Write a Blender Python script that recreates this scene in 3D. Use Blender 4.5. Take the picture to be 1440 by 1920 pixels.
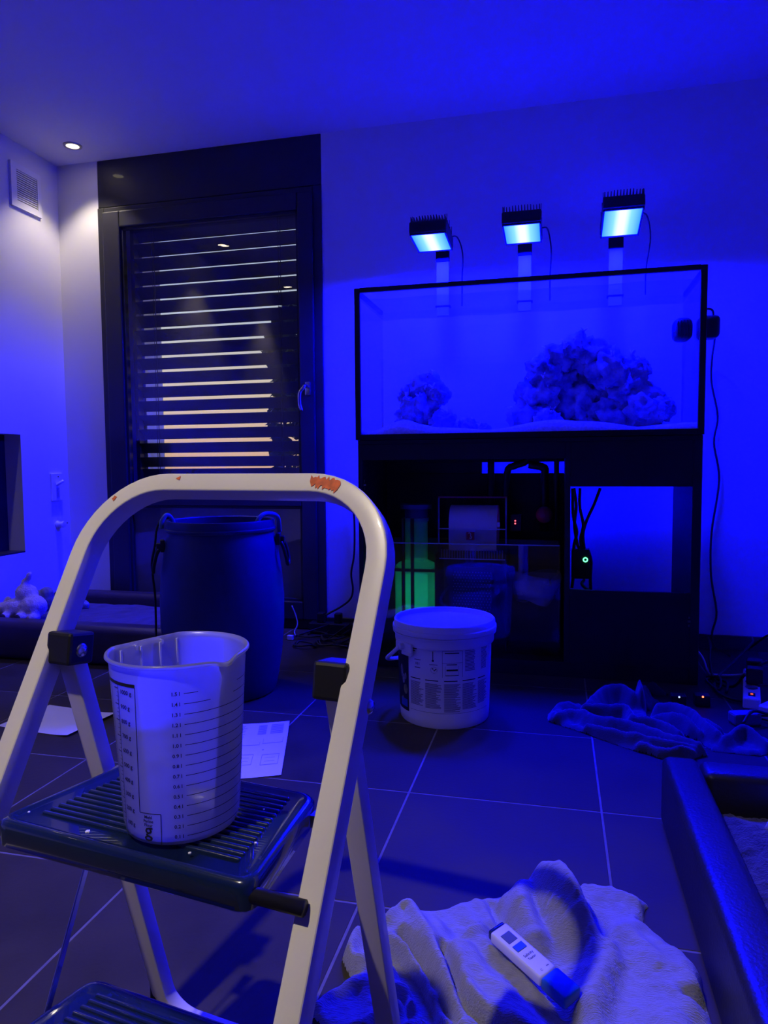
import bpy, bmesh, math, random
from mathutils import Vector, Matrix, noise as mnoise

# ---------------------------------------------------------------- scene / camera / world
for o in list(bpy.data.objects):
    bpy.data.objects.remove(o, do_unlink=True)
S = bpy.context.scene
COL = S.collection
S.view_settings.view_transform = 'Standard'
S.view_settings.look = 'None'
S.view_settings.exposure = 0.0
S.view_settings.gamma = 1.0
S.view_settings.use_curve_mapping = False

EYE = 0.85                       # camera height (m)
YAW, PITCH, ROLL = math.radians(13.704), math.radians(3.838), math.radians(0.475)
FOCAL = 1327.0                   # in pixels of a 1440 x 1920 frame
fw = Vector((-math.sin(YAW) * math.cos(PITCH), math.cos(YAW) * math.cos(PITCH), -math.sin(PITCH)))
rt = Vector((math.cos(YAW), math.sin(YAW), 0.0))
dn = fw.cross(rt)
rt2 = rt * math.cos(ROLL) + dn * math.sin(ROLL)
dn2 = -rt * math.sin(ROLL) + dn * math.cos(ROLL)
cam = bpy.data.cameras.new('camera')
cam.sensor_fit = 'VERTICAL'
cam.sensor_height = 36.0
cam.lens = 36.0 * FOCAL / 1920.0
cam.clip_start = 0.02
camo = bpy.data.objects.new('camera', cam)
COL.objects.link(camo)
m3 = Matrix((rt2, -dn2, -fw)).transposed()
camo.matrix_world = Matrix.Translation((0, 0, EYE)) @ m3.to_4x4()
S.camera = camo

# dusk sky, same all around: warm at the horizon, pale blue above
W = bpy.data.worlds.new('dusk_sky')
S.world = W
W.use_nodes = True
nt = W.node_tree
for n in list(nt.nodes):
    nt.nodes.remove(n)
out = nt.nodes.new('ShaderNodeOutputWorld')
bg = nt.nodes.new('ShaderNodeBackground')
tc = nt.nodes.new('ShaderNodeTexCoord')
sep = nt.nodes.new('ShaderNodeSeparateXYZ')
ramp = nt.nodes.new('ShaderNodeValToRGB')
nt.links.new(tc.outputs['Generated'], sep.inputs[0])
nt.links.new(sep.outputs['Z'], ramp.inputs[0])
nt.links.new(ramp.outputs[0], bg.inputs[0])
nt.links.new(bg.outputs[0], out.inputs[0])
els = ramp.color_ramp.elements
els[0].position = 0.0; els[0].color = (0.86, 0.52, 0.30, 1)
els[1].position = 1.0; els[1].color = (0.16, 0.24, 0.42, 1)
for p, c in ((0.045, (0.88, 0.62, 0.38, 1)), (0.11, (0.84, 0.72, 0.55, 1)), (0.2, (0.62, 0.70, 0.80, 1)), (0.4, (0.36, 0.46, 0.66, 1))):
    e = els.new(p); e.color = c
bg.inputs[1].default_value = 0.85

LED_POWER = 1400.0               # radiance of the reef lamps' lenses
SPOT_WATT = 15.0                 # each warm ceiling downlight
WARM = (1.0, 0.86, 0.68)

# ---------------------------------------------------------------- materials
MATS = {}
def mat(name, col, rough=0.5, metal=0.0, var=0.0, vscale=6.0, bump=0.0, bscale=60.0, spec=0.5,
        trans=0.0, ior=1.45, sub=0.0, coat=0.0, sheen=0.0, random_obj=0.0, bstretch=None, rvar=0.0):
    if name in MATS:
        return MATS[name]
    m = bpy.data.materials.new(name)
    m.use_nodes = True
    t = m.node_tree
    b = t.nodes['Principled BSDF']
    b.inputs['Base Color'].default_value = (*col, 1)
    b.inputs['Roughness'].default_value = rough
    b.inputs['Metallic'].default_value = metal
    b.inputs['Specular IOR Level'].default_value = spec
    b.inputs['IOR'].default_value = ior
    b.inputs['Transmission Weight'].default_value = trans
    b.inputs['Coat Weight'].default_value = coat
    b.inputs['Sheen Weight'].default_value = sheen
    if sub:
        b.inputs['Subsurface Weight'].default_value = sub
        b.inputs['Subsurface Radius'].default_value = (0.02, 0.02, 0.02)
    co = t.nodes.new('ShaderNodeTexCoord')
    nz = t.nodes.new('ShaderNodeTexNoise')
    nz.inputs['Scale'].default_value = vscale
    nz.inputs['Detail'].default_value = 5
    t.links.new(co.outputs['Object'], nz.inputs['Vector'])
    mr = t.nodes.new('ShaderNodeMapRange')
    mr.inputs['From Min'].default_value = 0.3
    mr.inputs['From Max'].default_value = 0.7
    v = max(var, 0.02)
    mr.inputs['To Min'].default_value = 1 - v
    mr.inputs['To Max'].default_value = 1 + v
    t.links.new(nz.outputs['Fac'], mr.inputs['Value'])
    hsv = t.nodes.new('ShaderNodeHueSaturation')
    hsv.inputs['Color'].default_value = (*col, 1)
    last = mr.outputs[0]
    if random_obj:
        oi = t.nodes.new('ShaderNodeObjectInfo')
        mr2 = t.nodes.new('ShaderNodeMapRange')
        mr2.inputs['To Min'].default_value = 1 - random_obj
        mr2.inputs['To Max'].default_value = 1 + random_obj
        t.links.new(oi.outputs['Random'], mr2.inputs['Value'])
        mu = t.nodes.new('ShaderNodeMath'); mu.operation = 'MULTIPLY'
        t.links.new(last, mu.inputs[0]); t.links.new(mr2.outputs[0], mu.inputs[1])
        last = mu.outputs[0]
    t.links.new(last, hsv.inputs['Value'])
    t.links.new(hsv.outputs[0], b.inputs['Base Color'])
    if rvar:
        mr3 = t.nodes.new('ShaderNodeMapRange')
        mr3.inputs['From Min'].default_value = 0.3
        mr3.inputs['From Max'].default_value = 0.7
        mr3.inputs['To Min'].default_value = rough - rvar
        mr3.inputs['To Max'].default_value = rough + rvar
        t.links.new(nz.outputs['Fac'], mr3.inputs['Value'])
        t.links.new(mr3.outputs[0], b.inputs['Roughness'])
    if bump:
        n2 = t.nodes.new('ShaderNodeTexNoise')
        n2.inputs['Scale'].default_value = bscale
        n2.inputs['Detail'].default_value = 3
        src = co.outputs['Object']
        if bstretch:
            mp = t.nodes.new('ShaderNodeMapping')
            mp.inputs['Scale'].default_value = bstretch
            mp.inputs['Rotation'].default_value = (0, 0, 0.5)
            t.links.new(src, mp.inputs['Vector']); src = mp.outputs[0]
        t.links.new(src, n2.inputs['Vector'])
        bp = t.nodes.new('ShaderNodeBump')
        bp.inputs['Strength'].default_value = bump
        bp.inputs['Distance'].default_value = 0.004
        t.links.new(n2.outputs['Fac'], bp.inputs['Height'])
        t.links.new(bp.outputs[0], b.inputs['Normal'])
    MATS[name] = m
    return m

def glass(name, tint=(1, 1, 1), ior=1.5, rough=0.0):
    """thin sheet: clear transmission with a Fresnel mirror on top"""
    if name in MATS:
        return MATS[name]
    m = bpy.data.materials.new(name); m.use_nodes = True
    t = m.node_tree
    for n in list(t.nodes): t.nodes.remove(n)
    o = t.nodes.new('ShaderNodeOutputMaterial'); mx = t.nodes.new('ShaderNodeMixShader')
    tr = t.nodes.new('ShaderNodeBsdfTransparent'); gl = t.nodes.new('ShaderNodeBsdfGlossy'); lw = t.nodes.new('ShaderNodeLayerWeight')
    tr.inputs[0].default_value = (*tint, 1); gl.inputs['Roughness'].default_value = rough
    # Schlick's approximation, the same from both sides of the sheet
    f0 = ((ior - 1) / (ior + 1)) ** 2
    pw = t.nodes.new('ShaderNodeMath'); pw.operation = 'POWER'; pw.inputs[1].default_value = 5.0
    ma = t.nodes.new('ShaderNodeMath'); ma.operation = 'MULTIPLY_ADD'; ma.inputs[1].default_value = 1 - f0; ma.inputs[2].default_value = f0
    lw.inputs['Blend'].default_value = 0.5
    t.links.new(lw.outputs['Facing'], pw.inputs[0]); t.links.new(pw.outputs[0], ma.inputs[0]); fr = ma
    t.links.new(fr.outputs[0], mx.inputs[0]); t.links.new(tr.outputs[0], mx.inputs[1]); t.links.new(gl.outputs[0], mx.inputs[2])
    t.links.new(mx.outputs[0], o.inputs[0])
    MATS[name] = m
    return m

def emit(name, col, strength):
    if name in MATS:
        return MATS[name]
    m = bpy.data.materials.new(name); m.use_nodes = True
    t = m.node_tree
    for n in list(t.nodes): t.nodes.remove(n)
    o = t.nodes.new('ShaderNodeOutputMaterial'); e = t.nodes.new('ShaderNodeEmission')
    e.inputs[0].default_value = (*col, 1); e.inputs[1].default_value = strength
    t.links.new(e.outputs[0], o.inputs[0])
    MATS[name] = m
    return m

def frosted(name, col, through=0.45, rough=0.35):
    """milky translucent plastic: diffuse + translucent + a little clear + gloss"""
    if name in MATS:
        return MATS[name]
    m = bpy.data.materials.new(name); m.use_nodes = True
    t = m.node_tree
    for n in list(t.nodes): t.nodes.remove(n)
    o = t.nodes.new('ShaderNodeOutputMaterial')
    d = t.nodes.new('ShaderNodeBsdfDiffuse'); tl = t.nodes.new('ShaderNodeBsdfTranslucent'); tr = t.nodes.new('ShaderNodeBsdfTransparent')
    gl = t.nodes.new('ShaderNodeBsdfGlossy'); fr = t.nodes.new('ShaderNodeFresnel')
    d.inputs[0].default_value = (*col, 1); tl.inputs[0].default_value = (*col, 1)
    gl.inputs['Roughness'].default_value = rough; fr.inputs[0].default_value = 1.45
    a = t.nodes.new('ShaderNodeMixShader'); b = t.nodes.new('ShaderNodeMixShader'); c = t.nodes.new('ShaderNodeMixShader')
    a.inputs[0].default_value = 0.70
    nz = t.nodes.new('ShaderNodeTexNoise'); nz.inputs['Scale'].default_value = 9
    mr = t.nodes.new('ShaderNodeMapRange'); mr.inputs['To Min'].default_value = through * .8; mr.inputs['To Max'].default_value = through * 1.2
    co = t.nodes.new('ShaderNodeTexCoord')
    t.links.new(co.outputs['Object'], nz.inputs['Vector']); t.links.new(nz.outputs['Fac'], mr.inputs['Value'])
    t.links.new(d.outputs[0], a.inputs[1]); t.links.new(tl.outputs[0], a.inputs[2])
    t.links.new(mr.outputs[0], b.inputs[0]); t.links.new(a.outputs[0], b.inputs[1]); t.links.new(tr.outputs[0], b.inputs[2])
    t.links.new(fr.outputs[0], c.inputs[0]); t.links.new(b.outputs[0], c.inputs[1]); t.links.new(gl.outputs[0], c.inputs[2])
    t.links.new(c.outputs[0], o.inputs[0])
    MATS[name] = m
    return m

M_WALL = mat('white_wall_paint', (0.80, 0.79, 0.76), 0.85, var=0.03, vscale=2, bump=0.06, bscale=140)
M_CEIL = mat('white_ceiling_paint', (0.82, 0.81, 0.78), 0.9, var=0.02, vscale=2)
M_TILE = mat('slate_floor_tile', (0.056, 0.047, 0.024), 0.6, var=0.25, vscale=5, bump=0.12, bscale=90, random_obj=0.12, rvar=0.08, spec=0.16)
M_GROUT = mat('grey_grout', (0.20, 0.185, 0.15), 0.9, var=0.15, vscale=30)
M_BASE = mat('dark_skirting_tile', (0.05, 0.046, 0.045), 0.45, var=0.2)
M_FRAME = mat('anthracite_aluminium', (0.030, 0.030, 0.033), 0.45, var=0.08, bump=0.05, bscale=250, coat=0.1)
M_SLAT = mat('dark_slat_coating', (0.045, 0.045, 0.05), 0.45, var=0.1)
M_GLASS = glass('clear_glass')
M_BLACK = mat('black_plastic', (0.012, 0.012, 0.013), 0.42, var=0.1)
M_BLACKM = mat('black_matt_board', (0.010, 0.010, 0.011), 0.5, var=0.2, vscale=3)
M_CREAM = mat('cream_lacquered_steel', (0.78, 0.74, 0.63), 0.33, var=0.04, vscale=12, coat=0.3)
M_STEP = mat('dark_ribbed_plastic', (0.007, 0.017, 0.065), 0.2, var=0.15, vscale=14, coat=1.0)
M_STEEL = mat('bright_steel', (0.65, 0.65, 0.66), 0.25, metal=1.0)
M_RUST = mat('orange_paint_smear', (0.72, 0.15, 0.04), 0.7, var=0.25, vscale=120)
M_WHITEP = mat('white_plastic', (0.82, 0.82, 0.84), 0.35, var=0.03)
M_INK = mat('black_print_ink', (0.012, 0.012, 0.02), 0.6)
M_GINK = mat('grey_print_ink', (0.16, 0.16, 0.2), 0.7)
M_PAPER = mat('white_paper', (0.8, 0.8, 0.8), 0.9, var=0.03, vscale=8)
M_BARREL = mat('blue_barrel_plastic', (0.012, 0.028, 0.10), 0.45, var=0.08, vscale=4, bump=0.05, bscale=40)
M_LEATHER = mat('dark_brown_leatherette', (0.050, 0.036, 0.034), 0.42, var=0.15, vscale=9, bump=0.25, bscale=160)
M_LEATHERB = mat('black_leatherette', (0.024, 0.022, 0.024), 0.40, var=0.15, vscale=9, bump=0.25, bscale=160)
M_VELOUR = mat('dark_velour', (0.075, 0.055, 0.040), 0.9, var=0.3, vscale=14, bump=0.5, bscale=180, sheen=0.4)
M_FLEECE = mat('shaggy_dark_fleece', (0.05, 0.047, 0.055), 0.95, var=0.4, vscale=40, bump=1.0, bscale=190, sheen=0.3)
M_STITCH = mat('pale_stitching', (0.36, 0.32, 0.30), 0.8)
M_TOWEL = mat('grey_terry', (0.33, 0.33, 0.34), 0.95, var=0.1, vscale=20, bump=1.0, bscale=300, sheen=0.35, bstretch=(0.3, 1.6, 1))
M_CLOTH = mat('blue_grey_cloth', (0.06, 0.062, 0.075), 0.95, var=0.15, vscale=12, bump=0.3, bscale=200, sheen=0.3)
M_PLUSH = mat('cream_plush', (0.62, 0.52, 0.46), 0.95, var=0.15, vscale=40, bump=0.9, bscale=150, sheen=0.5)
M_CABLE = mat('black_cable', (0.012, 0.012, 0.012), 0.5)
M_WCABLE = mat('white_cable', (0.7, 0.7, 0.7), 0.5)
M_HOSE = mat('greenish_hose', (0.10, 0.22, 0.24), 0.4)
M_ROCK = mat('reef_rock', (0.30, 0.28, 0.30), 0.95, var=0.6, vscale=18, bump=1.0, bscale=60)
M_CORAL = mat('pale_coral', (0.7, 0.7, 0.72), 0.8, var=0.3, vscale=40)
M_SAND = mat('white_aragonite_sand', (0.85, 0.85, 0.82), 0.95, var=0.12, vscale=120, bump=0.6, bscale=260)

# ---------------------------------------------------------------- helpers
def tag(o, label=None, cat=None, group=None, kind=None):
    if label: o['label'] = label
    if cat: o['category'] = cat
    if group: o['group'] = group
    if kind: o['kind'] = kind
    return o

def thing(name, label, cat, loc=(0, 0, 0), rotz=0.0, group=None):
    o = bpy.data.objects.new(name, None)
    o.empty_display_size = 0.05
    COL.objects.link(o)
    o.location = loc
    o.rotation_euler = (0, 0, rotz)
    return tag(o, label, cat, group)

def obj(name, bm, m, parent=None, smooth=False, label=None, kind=None, auto=None):
    me = bpy.data.meshes.new(name)
    bm.normal_update()
    if auto is not None:
        for e in bm.edges:
            if len(e.link_faces) == 2 and e.calc_face_angle(0) > auto:
                e.smooth = False
        smooth = True
    bm.to_mesh(me); bm.free()
    if smooth:
        me.polygons.foreach_set('use_smooth', [True] * len(me.polygons))
    if m: me.materials.append(m)
    o = bpy.data.objects.new(name, me)
    COL.objects.link(o)
    if parent: o.parent = parent
    if label: o['label'] = label
    if kind: o['kind'] = kind
    return o

def add_box(bm, c, s, rot=None, bevel=0.0, seg=2):
    r = bmesh.ops.create_cube(bm, size=1.0)
    vs = r['verts']
    bmesh.ops.scale(bm, vec=Vector(s), verts=vs)
    if bevel:
        es = list({e for v in vs for e in v.link_edges})
        rr = bmesh.ops.bevel(bm, geom=es, offset=bevel, segments=seg, affect='EDGES', profile=0.5)
        vs = list({v for f in rr['faces'] for v in f.verts} | {v for v in vs if v.is_valid})
    if rot is not None:
        bmesh.ops.rotate(bm, cent=(0, 0, 0), matrix=rot, verts=vs)
    bmesh.ops.translate(bm, vec=Vector(c), verts=vs)
    return vs

def box(name, c, s, m, parent=None, bevel=0.0, seg=2, rot=None, **k):
    bm = bmesh.new()
    add_box(bm, c, s, rot, bevel, seg)
    return obj(name, bm, m, parent, **k)

def R3(ax, a):
    return Matrix.Rotation(a, 3, ax)

def add_lathe(bm, prof, seg=48, c=(0, 0, 0), closed=False):
    rings = []
    for r, z in prof:
        if r < 1e-6:
            rings.append([bm.verts.new((c[0], c[1], c[2] + z))])
        else:
            rings.append([bm.verts.new((c[0] + r * math.cos(2 * math.pi * i / seg), c[1] + r * math.sin(2 * math.pi * i / seg), c[2] + z)) for i in range(seg)])
    pairs = list(zip(rings, rings[1:]))
    if closed: pairs.append((rings[-1], rings[0]))
    for a, b in pairs:
        for i in range(seg):
            j = (i + 1) % seg
            if len(a) == 1 and len(b) == 1: continue
            if len(a) == 1: bm.faces.new((a[0], b[j], b[i]))
            elif len(b) == 1: bm.faces.new((a[i], a[j], b[0]))
            else: bm.faces.new((a[i], a[j], b[j], b[i]))
    return [v for r in rings for v in r]

def lathe(name, prof, m, parent=None, seg=48, c=(0, 0, 0), auto=0.7, **k):
    bm = bmesh.new()
    add_lathe(bm, prof, seg, c)
    return obj(name, bm, m, parent, auto=auto, **k)

def catmull(pts, n=8):
    P = [Vector(p) for p in pts]
    P = [P[0] * 2 - P[1]] + P + [P[-1] * 2 - P[-2]]
    res = []
    for i in range(1, len(P) - 2):
        for k in range(n):
            t = k / n
            a, b, c, d = P[i - 1], P[i], P[i + 1], P[i + 2]
            res.append(0.5 * ((2 * b) + (c - a) * t + (2 * a - 5 * b + 4 * c - d) * t * t + (3 * b - a - 3 * c + d) * t ** 3))
    res.append(P[-2])
    return res

def add_tube(bm, pts, r, seg=8, cap=True):
    P = [Vector(p) for p in pts]
    n = len(P)
    rad = r if callable(r) else (lambda t: r)
    up = None
    rings = []
    for i, p in enumerate(P):
        d = (P[min(i + 1, n - 1)] - P[max(i - 1, 0)]).normalized()
        if up is None:
            up = d.orthogonal().normalized()
        up = (up - d * up.dot(d))
        up = up.normalized() if up.length > 1e-6 else d.orthogonal().normalized()
        s = d.cross(up)
        q = rad(i / max(1, n - 1))
        rings.append([bm.verts.new(p + (up * math.cos(2 * math.pi * k / seg) + s * math.sin(2 * math.pi * k / seg)) * q) for k in range(seg)])
    for a, b in zip(rings, rings[1:]):
        for k in range(seg):
            j = (k + 1) % seg
            bm.faces.new((a[k], a[j], b[j], b[k]))
    if cap:
        bm.faces.new(rings[0][::-1]); bm.faces.new(rings[-1])
    return [v for q in rings for v in q]

def tube(name, pts, r, m, parent=None, seg=8, smoothpath=0, **k):
    bm = bmesh.new()
    add_tube(bm, catmull(pts, smoothpath) if smoothpath else pts, r, seg)
    return obj(name, bm, m, parent, smooth=True, **k)

def add_sweep(bm, pts, normals, sec, cap=True):
    """sweep a flat section (list of (a,b)) along pts; b runs along the given normal, a along normal x tangent"""
    n = len(pts); rings = []
    for i in range(n):
        d = (pts[min(i + 1, n - 1)] - pts[max(i - 1, 0)]).normalized()
        nn = (normals[i] - d * normals[i].dot(d)).normalized()
        s = d.cross(nn)
        rings.append([bm.verts.new(pts[i] + s * a + nn * b) for a, b in sec])
    L = len(sec)
    for a, b in zip(rings, rings[1:]):
        for k in range(L):
            j = (k + 1) % L
            bm.faces.new((a[k], a[j], b[j], b[k]))
    if cap:
        bm.faces.new(rings[0][::-1]); bm.faces.new(rings[-1])

def rsec(w, h, r, n=3):
    s = []
    for cx, cy, a0 in ((w / 2 - r, h / 2 - r, 0), (-w / 2 + r, h / 2 - r, 90), (-w / 2 + r, -h / 2 + r, 180), (w / 2 - r, -h / 2 + r, 270)):
        for k in range(n + 1):
            a = math.radians(a0 + 90 * k / n)
            s.append((cx + r * math.cos(a), cy + r * math.sin(a)))
    return s

def grid(bm, nu, nv, f):
    V = [[bm.verts.new(f(i / (nu - 1), j / (nv - 1))) for j in range(nv)] for i in range(nu)]
    for i in range(nu - 1):
        for j in range(nv - 1):
            bm.faces.new((V[i][j], V[i + 1][j], V[i + 1][j + 1], V[i][j + 1]))
    return V

_dg = None
def text_bm(s, size, align='LEFT', bold=0.0):
    """flat text as a bmesh in the xy plane (built-in font)"""
    cu = bpy.data.curves.new('t', 'FONT')
    cu.body = s; cu.size = size; cu.align_x = align; cu.resolution_u = 2; cu.offset = bold
    o = bpy.data.objects.new('t', cu)
    COL.objects.link(o)
    bpy.context.view_layer.update()
    me = bpy.data.meshes.new_from_object(o.evaluated_get(bpy.context.evaluated_depsgraph_get()))
    bm = bmesh.new(); bm.from_mesh(me)
    bpy.data.objects.remove(o); bpy.data.curves.remove(cu); bpy.data.meshes.remove(me)
    return bm

def wrap(bm, rfun, a0, z0):
    """bend the flat xy plane onto a round wall: x -> angle, y -> height; rfun(z) is the wall's radius"""
    for v in bm.verts:
        x, y = v.co.x, v.co.y
        z = z0 + y
        r = rfun(z) + 0.0005
        a = a0 + x / r
        v.co = Vector((r * math.cos(a), r * math.sin(a), z))

def rect_grid(bm, x0, x1, y0, y1, step=0.006):
    n = max(2, int(abs(x1 - x0) / step) + 2)
    grid(bm, n, max(2, int(abs(y1 - y0) / (step * 3)) + 2), lambda u, v: Vector((x0 + (x1 - x0) * u, y0 + (y1 - y0) * v, 0)))

def bm_join(dst, src):
    me = bpy.data.meshes.new('tmp'); src.to_mesh(me); src.free()
    dst.from_mesh(me); bpy.data.meshes.remove(me)

# ================================================================= THE ROOM
WB, XL, ZC = 3.44, -2.658, 2.485        # back wall y, left wall x, ceiling z
XR, YF = 1.9, -5.2                      # far right wall, wall behind the viewer
DX0, DX1 = -2.408, -1.145               # door opening

def struct(name, bm, m, **k):
    return tag(obj(name, bm, m, **k), kind='structure')

# floor: grout bed + single tiles
bm = bmesh.new()
add_box(bm, ((XL + XR) / 2, (YF + WB) / 2, -0.0509), (XR - XL + 0.5, WB - YF + 0.5, 0.10))
floor = struct('floor', bm, M_GROUT)
T = 0.4795; GX, GY = -0.366, 1.749
bm = bmesh.new()
add_box(bm, (0, 0, -0.004), (T - 0.0042, T - 0.0042, 0.008), bevel=0.0015, seg=1)
tile_me = None
for i in range(-5, 5):
    for j in range(-4, 4):
        x0, y0 = GX + i * T, GY + j * T
        xa, xb = max(x0, XL), min(x0 + T, XR)
        ya, yb = y0, min(y0 + T, WB)
        if xb - xa < 0.02 or yb - ya < 0.02: continue
        if tile_me is None:
            o = obj('floor_tile', bm, M_TILE, floor); tile_me = o.data
        else:
            o = bpy.data.objects.new('floor_tile', tile_me); COL.objects.link(o); o.parent = floor
        o.location = ((xa + xb) / 2, (ya + yb) / 2, 0)
        o.scale = ((xb - xa) / T, (yb - ya) / T, 1)
# plain tiled area behind the viewer
bm = bmesh.new()
add_box(bm, ((XL + XR) / 2, (YF + GY - 4 * T) / 2, -0.002), (XR - XL, GY - 4 * T - YF, 0.004))
obj('floor_tile', bm, M_TILE, floor)

bm = bmesh.new()
add_box(bm, ((XL + XR) / 2, (YF + WB) / 2, ZC + 0.05), (XR - XL + 0.5, WB - YF + 0.5, 0.10))
ceiling = struct('ceiling', bm, M_CEIL)

bm = bmesh.new()
add_box(bm, ((XL - 0.2 + DX0) / 2, WB + 0.1, ZC / 2), (DX0 - XL + 0.2, 0.2, ZC))
add_box(bm, ((DX1 + XR + 0.2) / 2, WB + 0.1, ZC / 2), (XR + 0.2 - DX1, 0.2, ZC))
add_box(bm, (-2.45, WB + 0.29, ZC / 2), (0.34, 0.18, ZC))
add_box(bm, ((DX1 + 1.0) / 2 - .03, WB + 0.29, ZC / 2), (1.0 - DX1 + .06, 0.18, ZC))
struct('wall_back', bm, M_WALL)

# left wall with its niche (y 2.50..3.087, z .414.. 1.018)
NY0, NY1, NZ0, NZ1 = 2.35, 3.087, 0.414, 1.018
bm = bmesh.new()
add_box(bm, (XL - 0.1, (YF + NY0) / 2, ZC / 2), (0.2, NY0 - YF, ZC))
add_box(bm, (XL - 0.1, (NY1 + WB) / 2, ZC / 2), (0.2, WB - NY1, ZC))
add_box(bm, (XL - 0.1, (NY0 + NY1) / 2, NZ0 / 2), (0.2, NY1 - NY0, NZ0))
add_box(bm, (XL - 0.1, (NY0 + NY1) / 2, (NZ1 + ZC) / 2), (0.2, NY1 - NY0, ZC - NZ1))
wl = struct('wall_left', bm, M_WALL)
bm = bmesh.new()
add_box(bm, (XL - 0.108, (NY0 + NY1) / 2, (NZ0 + NZ1) / 2), (0.02, NY1 - NY0, NZ1 - NZ0))
obj('niche_back', bm, mat('plain_black_back', (0.006, 0.006, 0.007), 0.6), wl)  # back of the niche is one flat black
box('niche_sill', (XL - 0.049, (NY0 + NY1) / 2, NZ0 + 0.004), (0.098, NY1 - NY0, 0.008), M_FRAME, wl)

bm = bmesh.new(); add_box(bm, (XR + 0.1, (YF + WB) / 2, ZC / 2), (0.2, WB - YF, ZC)); struct('wall_right', bm, M_WALL)
bm = bmesh.new(); add_box(bm, ((XL + XR) / 2, YF - 0.1, ZC / 2), (XR - XL + 0.4, 0.2, ZC)); struct('wall_front', bm, mat('dim_bounce_wall', (0.10, 0.085, 0.075), 0.8, var=0.2))  # unseen rear wall, darkened so that less blue light bounces forward

bm = bmesh.new(); add_box(bm, ((DX1 + XR) / 2, WB - 0.006, 0.033), (XR - DX1, 0.012, 0.066), bevel=0.002, seg=1)
struct('baseboard_back', bm, M_BASE)
bm = bmesh.new(); add_box(bm, (XL + 0.006, (YF + WB) / 2, 0.033), (0.012, WB - YF, 0.066), bevel=0.002, seg=1)
struct('baseboard_left', bm, M_BASE)

# ---------------------------------------------------------------- glazed door with its dark panel
door = tag(bpy.data.objects.new('door_1', None), 'tall dark glazed terrace door in dark grey frame reaching the ceiling', None, kind='structure')
COL.objects.link(door); door.location = (0, WB, 0)
box('header_panel', ((DX0 + DX1) / 2, 0.03, (2.238 + ZC) / 2), (DX1 - DX0, 0.06, ZC - 2.238), M_FRAME, door, bevel=0.003, seg=1)
FZ = 2.234
for nm, x0, x1, z0, z1 in (('frame_jamb', DX0, -2.37, 0, FZ), ('frame_jamb', -1.19, DX1, 0, FZ), ('frame_head', -2.37, -1.19, 2.205, FZ), ('threshold', -2.37, -1.19, 0, 0.05)):
    box(nm, ((x0 + x1) / 2, 0.03, (z0 + z1) / 2), (x1 - x0, 0.08, z1 - z0), M_FRAME, door, bevel=0.004)
SX0, SX1, SZ0, SZ1 = -2.271, -1.268, 0.145, 2.122
sash = bpy.data.objects.new('sash', None)
bm = bmesh.new()
yy, th = -0.005, 0.07
for x0, x1, z0, z1 in ((-2.372, SX0, 0.05, 2.207), (SX1, -1.188, 0.05, 2.207), (SX0, SX1, SZ1, 2.207), (SX0, SX1, 0.05, SZ0), (SX0, SX1, 0.637, 0.70)):
    add_box(bm, ((x0 + x1) / 2, yy + 0.015, (z0 + z1) / 2), (x1 - x0, th, z1 - z0), bevel=0.006)
sash = obj('sash', bm, M_FRAME, door)
# glazing beads around the panes
bm = bmesh.new()
for z0, z1 in ((SZ0, 0.637), (0.70, SZ1)):
    for x in (SX0 + 0.006, SX1 - 0.006):
        add_box(bm, (x, 0.0, (z0 + z1) / 2), (0.012, 0.02, z1 - z0))
    for z in (z0 + 0.006, z1 - 0.006):
        add_box(bm, ((SX0 + SX1) / 2, 0.0, z), (SX1 - SX0, 0.02, 0.012))
obj('glazing_bead', bm, M_FRAME, sash)
def pane(x0, x1, z0, z1, y, tilt, m=None):
    bm = bmesh.new()
    cx, cz = (x0 + x1) / 2, (z0 + z1) / 2
    vs = [bm.verts.new(v) for v in ((x0 - cx, 0, z0 - cz), (x1 - cx, 0, z0 - cz), (x1 - cx, 0, z1 - cz), (x0 - cx, 0, z1 - cz))]
    bm.faces.new(vs)
    o = obj('pane', bm, m or glass('double_glazing', ior=1.8), door)
    o.location = (cx, y, cz); o.rotation_euler = (tilt[0], 0, tilt[1])
for z0, z1 in ((SZ0, 0.637), (0.70, SZ1)):
    pane(SX0, SX1, z0, z1, 0.004, (0, 0)); pane(SX0, SX1, z0, z1, 0.024, (0.0019, -0.0016), frosted('pale_reflection_pane', (.6, .6, .62), .3) if z1 < 1 else None)  # milky inner lower pane: pale reflections are put into its material
# door handle
bm = bmesh.new()
add_box(bm, (-1.222, -0.028, 1.235), (0.03, 0.012, 0.07), bevel=0.005)
h = obj('handle_plate', bm, M_STEEL, door)
tube('handle', [(-1.222, -0.03, 1.245), (-1.222, -0.075, 1.245), (-1.226, -0.082, 1.235), (-1.244, -0.085, 1.21), (-1.246, -0.085, 1.16), (-1.236, -0.085, 1.12)], 0.009, M_STEEL, door, seg=10, smoothpath=5)

# ---------------------------------------------------------------- slatted blind outside the door
BY = WB + 0.17
blind = thing('venetian_blind', 'dark outdoor slatted blind lowered behind the glass of the terrace door', 'blind', (0, BY, 0))
ang = math.radians(43)
bm = bmesh.new()
w = 0.080
prof = []
for k in range(7):
    t = k / 6 - 0.5
    prof.append((t * w, 0.006 * (1 - 4 * t * t)))
bx0, bx1 = -2.30, -1.22
ring = []
for x in (bx0, bx1):
    r1 = []
    for a, b in prof + [(a, b - 0.0012) for a, b in prof[::-1]]:
        # a runs from outside (low) to inside (high)
        yy = a * -math.cos(ang) + b * math.sin(ang)
        zz = a * math.sin(ang) + b * math.cos(ang)
        r1.append(bm.verts.new((x, yy, zz)))
    ring.append(r1)
L = len(ring[0])
for k in range(L):
    j = (k + 1) % L
    bm.faces.new((ring[0][k], ring[0][j], ring[1][j], ring[1][k]))
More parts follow.
